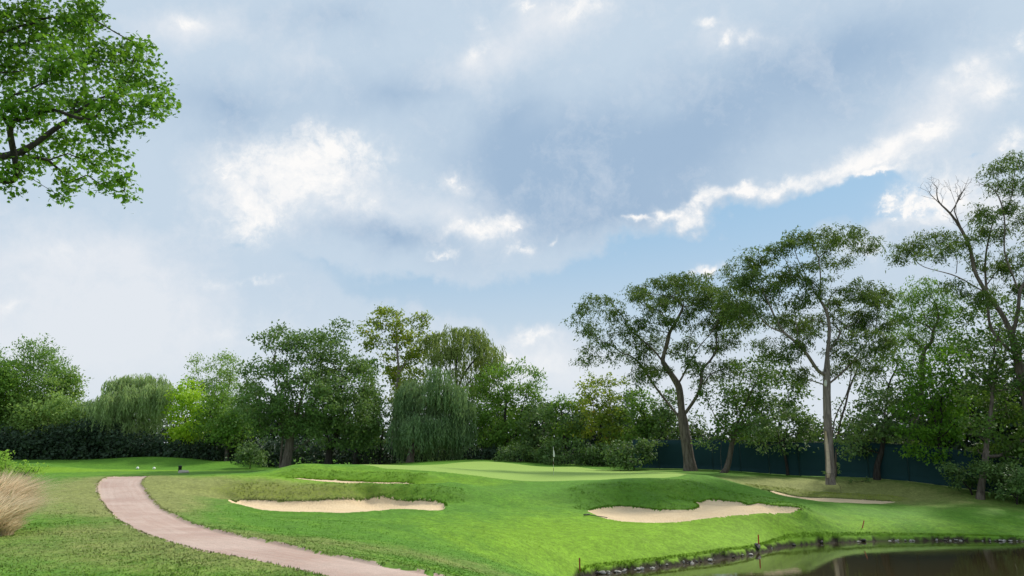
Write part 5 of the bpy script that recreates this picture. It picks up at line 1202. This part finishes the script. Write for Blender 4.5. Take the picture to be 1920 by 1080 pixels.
# ------------------------------------------------------------------ dry grass clump and turf blades
def straw_mat():
    m, N = new_mat('straw')
    rnd = N.n('ShaderNodeNewGeometry').outputs['Random Per Island']
    c = N.mix(rnd, C(.58, .44, .26), C(.95, .82, .60)); c = N.mix(N.ramp(rnd, .90, .93), c, C(.16, .20, .05))
    p = N.n('ShaderNodeBsdfPrincipled', {'Base Color': c, 'Roughness': .7, 'Specular IOR Level': .15}); t = N.n('ShaderNodeBsdfTranslucent', {'Color': c})
    N.n('ShaderNodeOutputMaterial', {'Surface': N.n('ShaderNodeMixShader', {0: .5, 1: p.outputs[0], 2: t.outputs[0]}).outputs[0]}); return m
STRAW = straw_mat()
def dry_clump(px, Y, rad, h, n, label, seed):
    rng = np.random.default_rng(seed); c = on_ground(px, Y); a = rng.uniform(0, 2 * math.pi, n); r = rad * np.sqrt(rng.random(n))
    b = np.stack([np.cos(a) * r, np.sin(a) * r, np.zeros(n)], 1); b[:, 2] = ground_z(c[0] + b[:, 0], c[1] + b[:, 1]) - c[2] - .03
    H = h * rng.uniform(.55, 1.1, n); lean = np.stack([np.cos(a), np.sin(a), np.zeros(n)], 1) * (r / rad)[:, None] * .55 + rng.normal(size=(n, 3)) * np.array((.28, .28, 0)) + np.array((.15, 0, 0))
    S = 5; t = np.linspace(0, 1, S); mid = b[:, None] + lean[:, None] * (H[:, None] * t[None] ** 2)[:, :, None]; mid[:, :, 2] += H[:, None] * (t[None] - .18 * t[None] ** 3 * np.linalg.norm(lean, axis=1)[:, None] * 1.5)
    w = (.009 * (1 - t) ** .6 + .0015)[None, :, None]; th = rng.uniform(0, math.pi, n); sd = np.stack([np.cos(th), np.sin(th) * .4, np.zeros(n)], 1)[:, None]
    w = np.where(np.arange(S)[None, :, None] == S - 2, w * 1.9, w)
    V = np.stack([mid - sd * w, mid + sd * w], 2).reshape(n, S * 2, 3)
    f = np.array([(2 * k, 2 * k + 1, 2 * k + 3, 2 * k + 2) for k in range(S - 1)]); Fq = (np.arange(n)[:, None, None] * S * 2 + f[None]).reshape(-1, 4)
    o = mesh_from('dry_grass_clump', V.reshape(-1, 3), Fq, STRAW); o.location = c; tag(o, label, 'grass clump', 'tall dry grass at the left edge')
dry_clump(-38, 23.4, .85, 1.75, 7000, 'tallest clump of tan dry grass, cut by the left frame edge', 1)
dry_clump(-8, 22.6, .60, 1.25, 6000, 'clump of tan dry grass leaning right, in front of the bright bush', 2)
dry_clump(-55, 21.0, 1.0, 1.2, 4200, 'lower clump of dry grass mostly cut off by the left frame edge', 3)
dry_clump(-5, 21.4, .60, .55, 2600, 'short flattened tuft of dry grass at the foot of the tall tan clumps', 4)

def turf():
    rng = np.random.default_rng(5)
    n = 170000
    u = rng.uniform(-.74, .74, n); Y = 1 / (1 / 50 + rng.random(n) * (1 / 12.5 - 1 / 50)); x = u * Y
    ok = np.ones(n, bool)
    for s, mg in (('green', .5), ('path', -.05), ('pond', -.1)) + tuple((q, .03) for q in SANDK):
        d, _, _ = poly_dist(x, Y, POLY[s]); ok &= d < -abs(mg) if mg != -.05 and mg != -.1 else d < (-.02 if s == 'path' else -.35)
    x, Y = x[ok], Y[ok]
    clump = vnoise(x, Y, 1.3, 30) + vnoise(x, Y, 4.0, 31) * .7
    left = sstep((-x - .12 * Y + 1) / 6.0)
    H = .012 + .022 * rng.random(len(x)) * sstep((clump + .35) / .8) * (.4 + .6 * left) + .018 * rng.random(len(x)); Wd = .010 + .0004 * Y
    # longer fringe on the lips of the sand
    fx = [x]; fy = [Y]; fh = [H]; fw = [np.broadcast_to(Wd, x.shape)]
    for s in SANDK + ('path',):
        P = POLY[s]; Q = np.roll(P, -1, 0); L = np.linalg.norm(Q - P, axis=1); m = int(L.sum() * (170 if s != 'path' else 30)); k = rng.choice(len(P), m, p=L / L.sum()); t = rng.random(m)[:, None]
        q = P[k] + (Q - P)[k] * t; q = q + rng.normal(size=q.shape) * .05
        d, _, _ = poly_dist(q[:, 0], q[:, 1], P); yc = 0.5 * (P[:, 1].min() + P[:, 1].max()); q = q[(d < .05) & (q[:, 1] > 9) & ((q[:, 1] > yc) | (s == 'path'))]
        fx.append(q[:, 0]); fy.append(q[:, 1]); fh.append(rng.uniform(.04, .10, len(q)) * (1 if s != 'path' else .6)); fw.append(np.full(len(q), .018))
    base_n = sum(len(a) for a in fx)
    for s, ln, m in (('bunker_a', 2.4, 5000), ('bunker_b', 3.6, 6000), ('bunker_d', 2.2, 2500), ('bunker_c', 2.0, 3000)):
        P = POLY[s]; lo = P.min(0); hi = P.max(0); q = np.stack([rng.uniform(lo[0] - .8, hi[0] + .8, m * 3), rng.uniform(lo[1], hi[1] + ln, m * 3)], 1)
        d, qx, qy = poly_dist(q[:, 0], q[:, 1], P); w = ((q[:, 1] - qy) / (np.abs(d) + 1e-6) > .25) & (d < 0) & (-d < ln) & (vnoise(q[:, 0], q[:, 1], 2.5, 50) + .5 * vnoise(q[:, 0], q[:, 1], 7, 51) > rng.uniform(-.4, .3, m * 3)); q = q[w][:m]
        fx.append(q[:, 0]); fy.append(q[:, 1]); fh.append(rng.uniform(.04, .11, len(q))); fw.append(np.full(len(q), .022))
    rough_n = sum(len(a) for a in fx)
    P = np.array([p[:2] for p in SHORE]); Q = P[1:]; P = P[:-1]; L = np.linalg.norm(Q - P, axis=1); m = 7000; k = rng.choice(len(P), m, p=L / L.sum())
    q = P[k] + (Q - P)[k] * rng.random(m)[:, None] + np.stack([np.zeros(m), rng.uniform(.30, .6, m)], 1)
    fx.append(q[:, 0]); fy.append(q[:, 1]); fh.append(rng.uniform(.03, .10, m)); fw.append(np.full(m, .015))
    x = np.concatenate(fx); Y = np.concatenate(fy); H = np.concatenate(fh); Wd = np.concatenate(fw); n = len(x)
    z = ground_z(x, Y) - .008; b = np.stack([x, Y, z], 1)
    th = rng.uniform(0, math.pi, n); sd = np.stack([np.cos(th), np.sin(th), np.zeros(n)], 1) * Wd[:, None]
    tip = b + np.stack([rng.normal(size=n) * .5 * H, rng.normal(size=n) * .5 * H, H], 1)
    V = np.stack([b - sd, b + sd, tip], 1).reshape(-1, 3)
    def field(lst):
        f = np.zeros(n)
        for (px, py, r, wx, wy, amp) in lst:
            c = hit(px, py); f += amp * np.exp(-((x - c[0]) / wx) ** 2 - ((Y - c[1]) / wy) ** 2)
        return f
    d, _, _ = poly_dist(x, Y, POLY['path']); dr = field(DRY) + np.exp(-((d + 0.15) / 1.2) ** 2) * 0.4 + rng.normal(size=n) * .12
    lu = field(LUSH) + rng.normal(size=n) * .2
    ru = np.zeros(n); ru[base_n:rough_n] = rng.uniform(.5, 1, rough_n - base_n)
    m_, N = new_mat('turf_blade')
    dr_ = N.n('ShaderNodeAttribute', attribute_name='dry').outputs['Fac']; lu_ = N.n('ShaderNodeAttribute', attribute_name='lush').outputs['Fac']
    rn = N.n('ShaderNodeNewGeometry').outputs['Random Per Island']
    c = N.mix(N.ramp(lu_, 0.0, 1.0), C(0.085, 0.205, 0.019), C(0.170, 0.315, 0.018)); c = N.mix(N.ramp(dr_, .15, 1.05), c, C(0.21, 0.225, 0.075))
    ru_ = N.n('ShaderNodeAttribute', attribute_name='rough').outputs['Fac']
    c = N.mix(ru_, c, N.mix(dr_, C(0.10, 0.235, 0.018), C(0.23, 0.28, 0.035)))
    c = N.n('ShaderNodeVectorMath', {0: c, 'Scale': N.ramp(rn, 0, 1, 1.0, 1.55, False)}, operation='SCALE').outputs[0]
    gn = N.n('ShaderNodeNewGeometry').outputs['Normal']       # thin upright blades: soft shading that leans towards the sky
    nv = N.n('ShaderNodeVectorMath', {0: N.n('ShaderNodeVectorMath', {0: gn, 'Scale': .45}, operation='SCALE').outputs[0], 1: (0, 0, 1)}, operation='ADD').outputs[0]
    nv = N.n('ShaderNodeVectorMath', {0: nv}, operation='NORMALIZE').outputs[0]
    p_ = N.n('ShaderNodeBsdfDiffuse', {'Color': c, 'Normal': nv})
    N.n('ShaderNodeOutputMaterial', {'Surface': p_.outputs[0]})
    o = mesh_from('grass', V, np.arange(3 * n).reshape(n, 3), m_, attrs={'dry': np.repeat(dr, 3), 'lush': np.repeat(lu, 3), 'rough': np.repeat(ru, 3)})
    o['kind'] = 'stuff'; o['label'] = 'short green turf with longer tufts on the bunker lips'
turf()
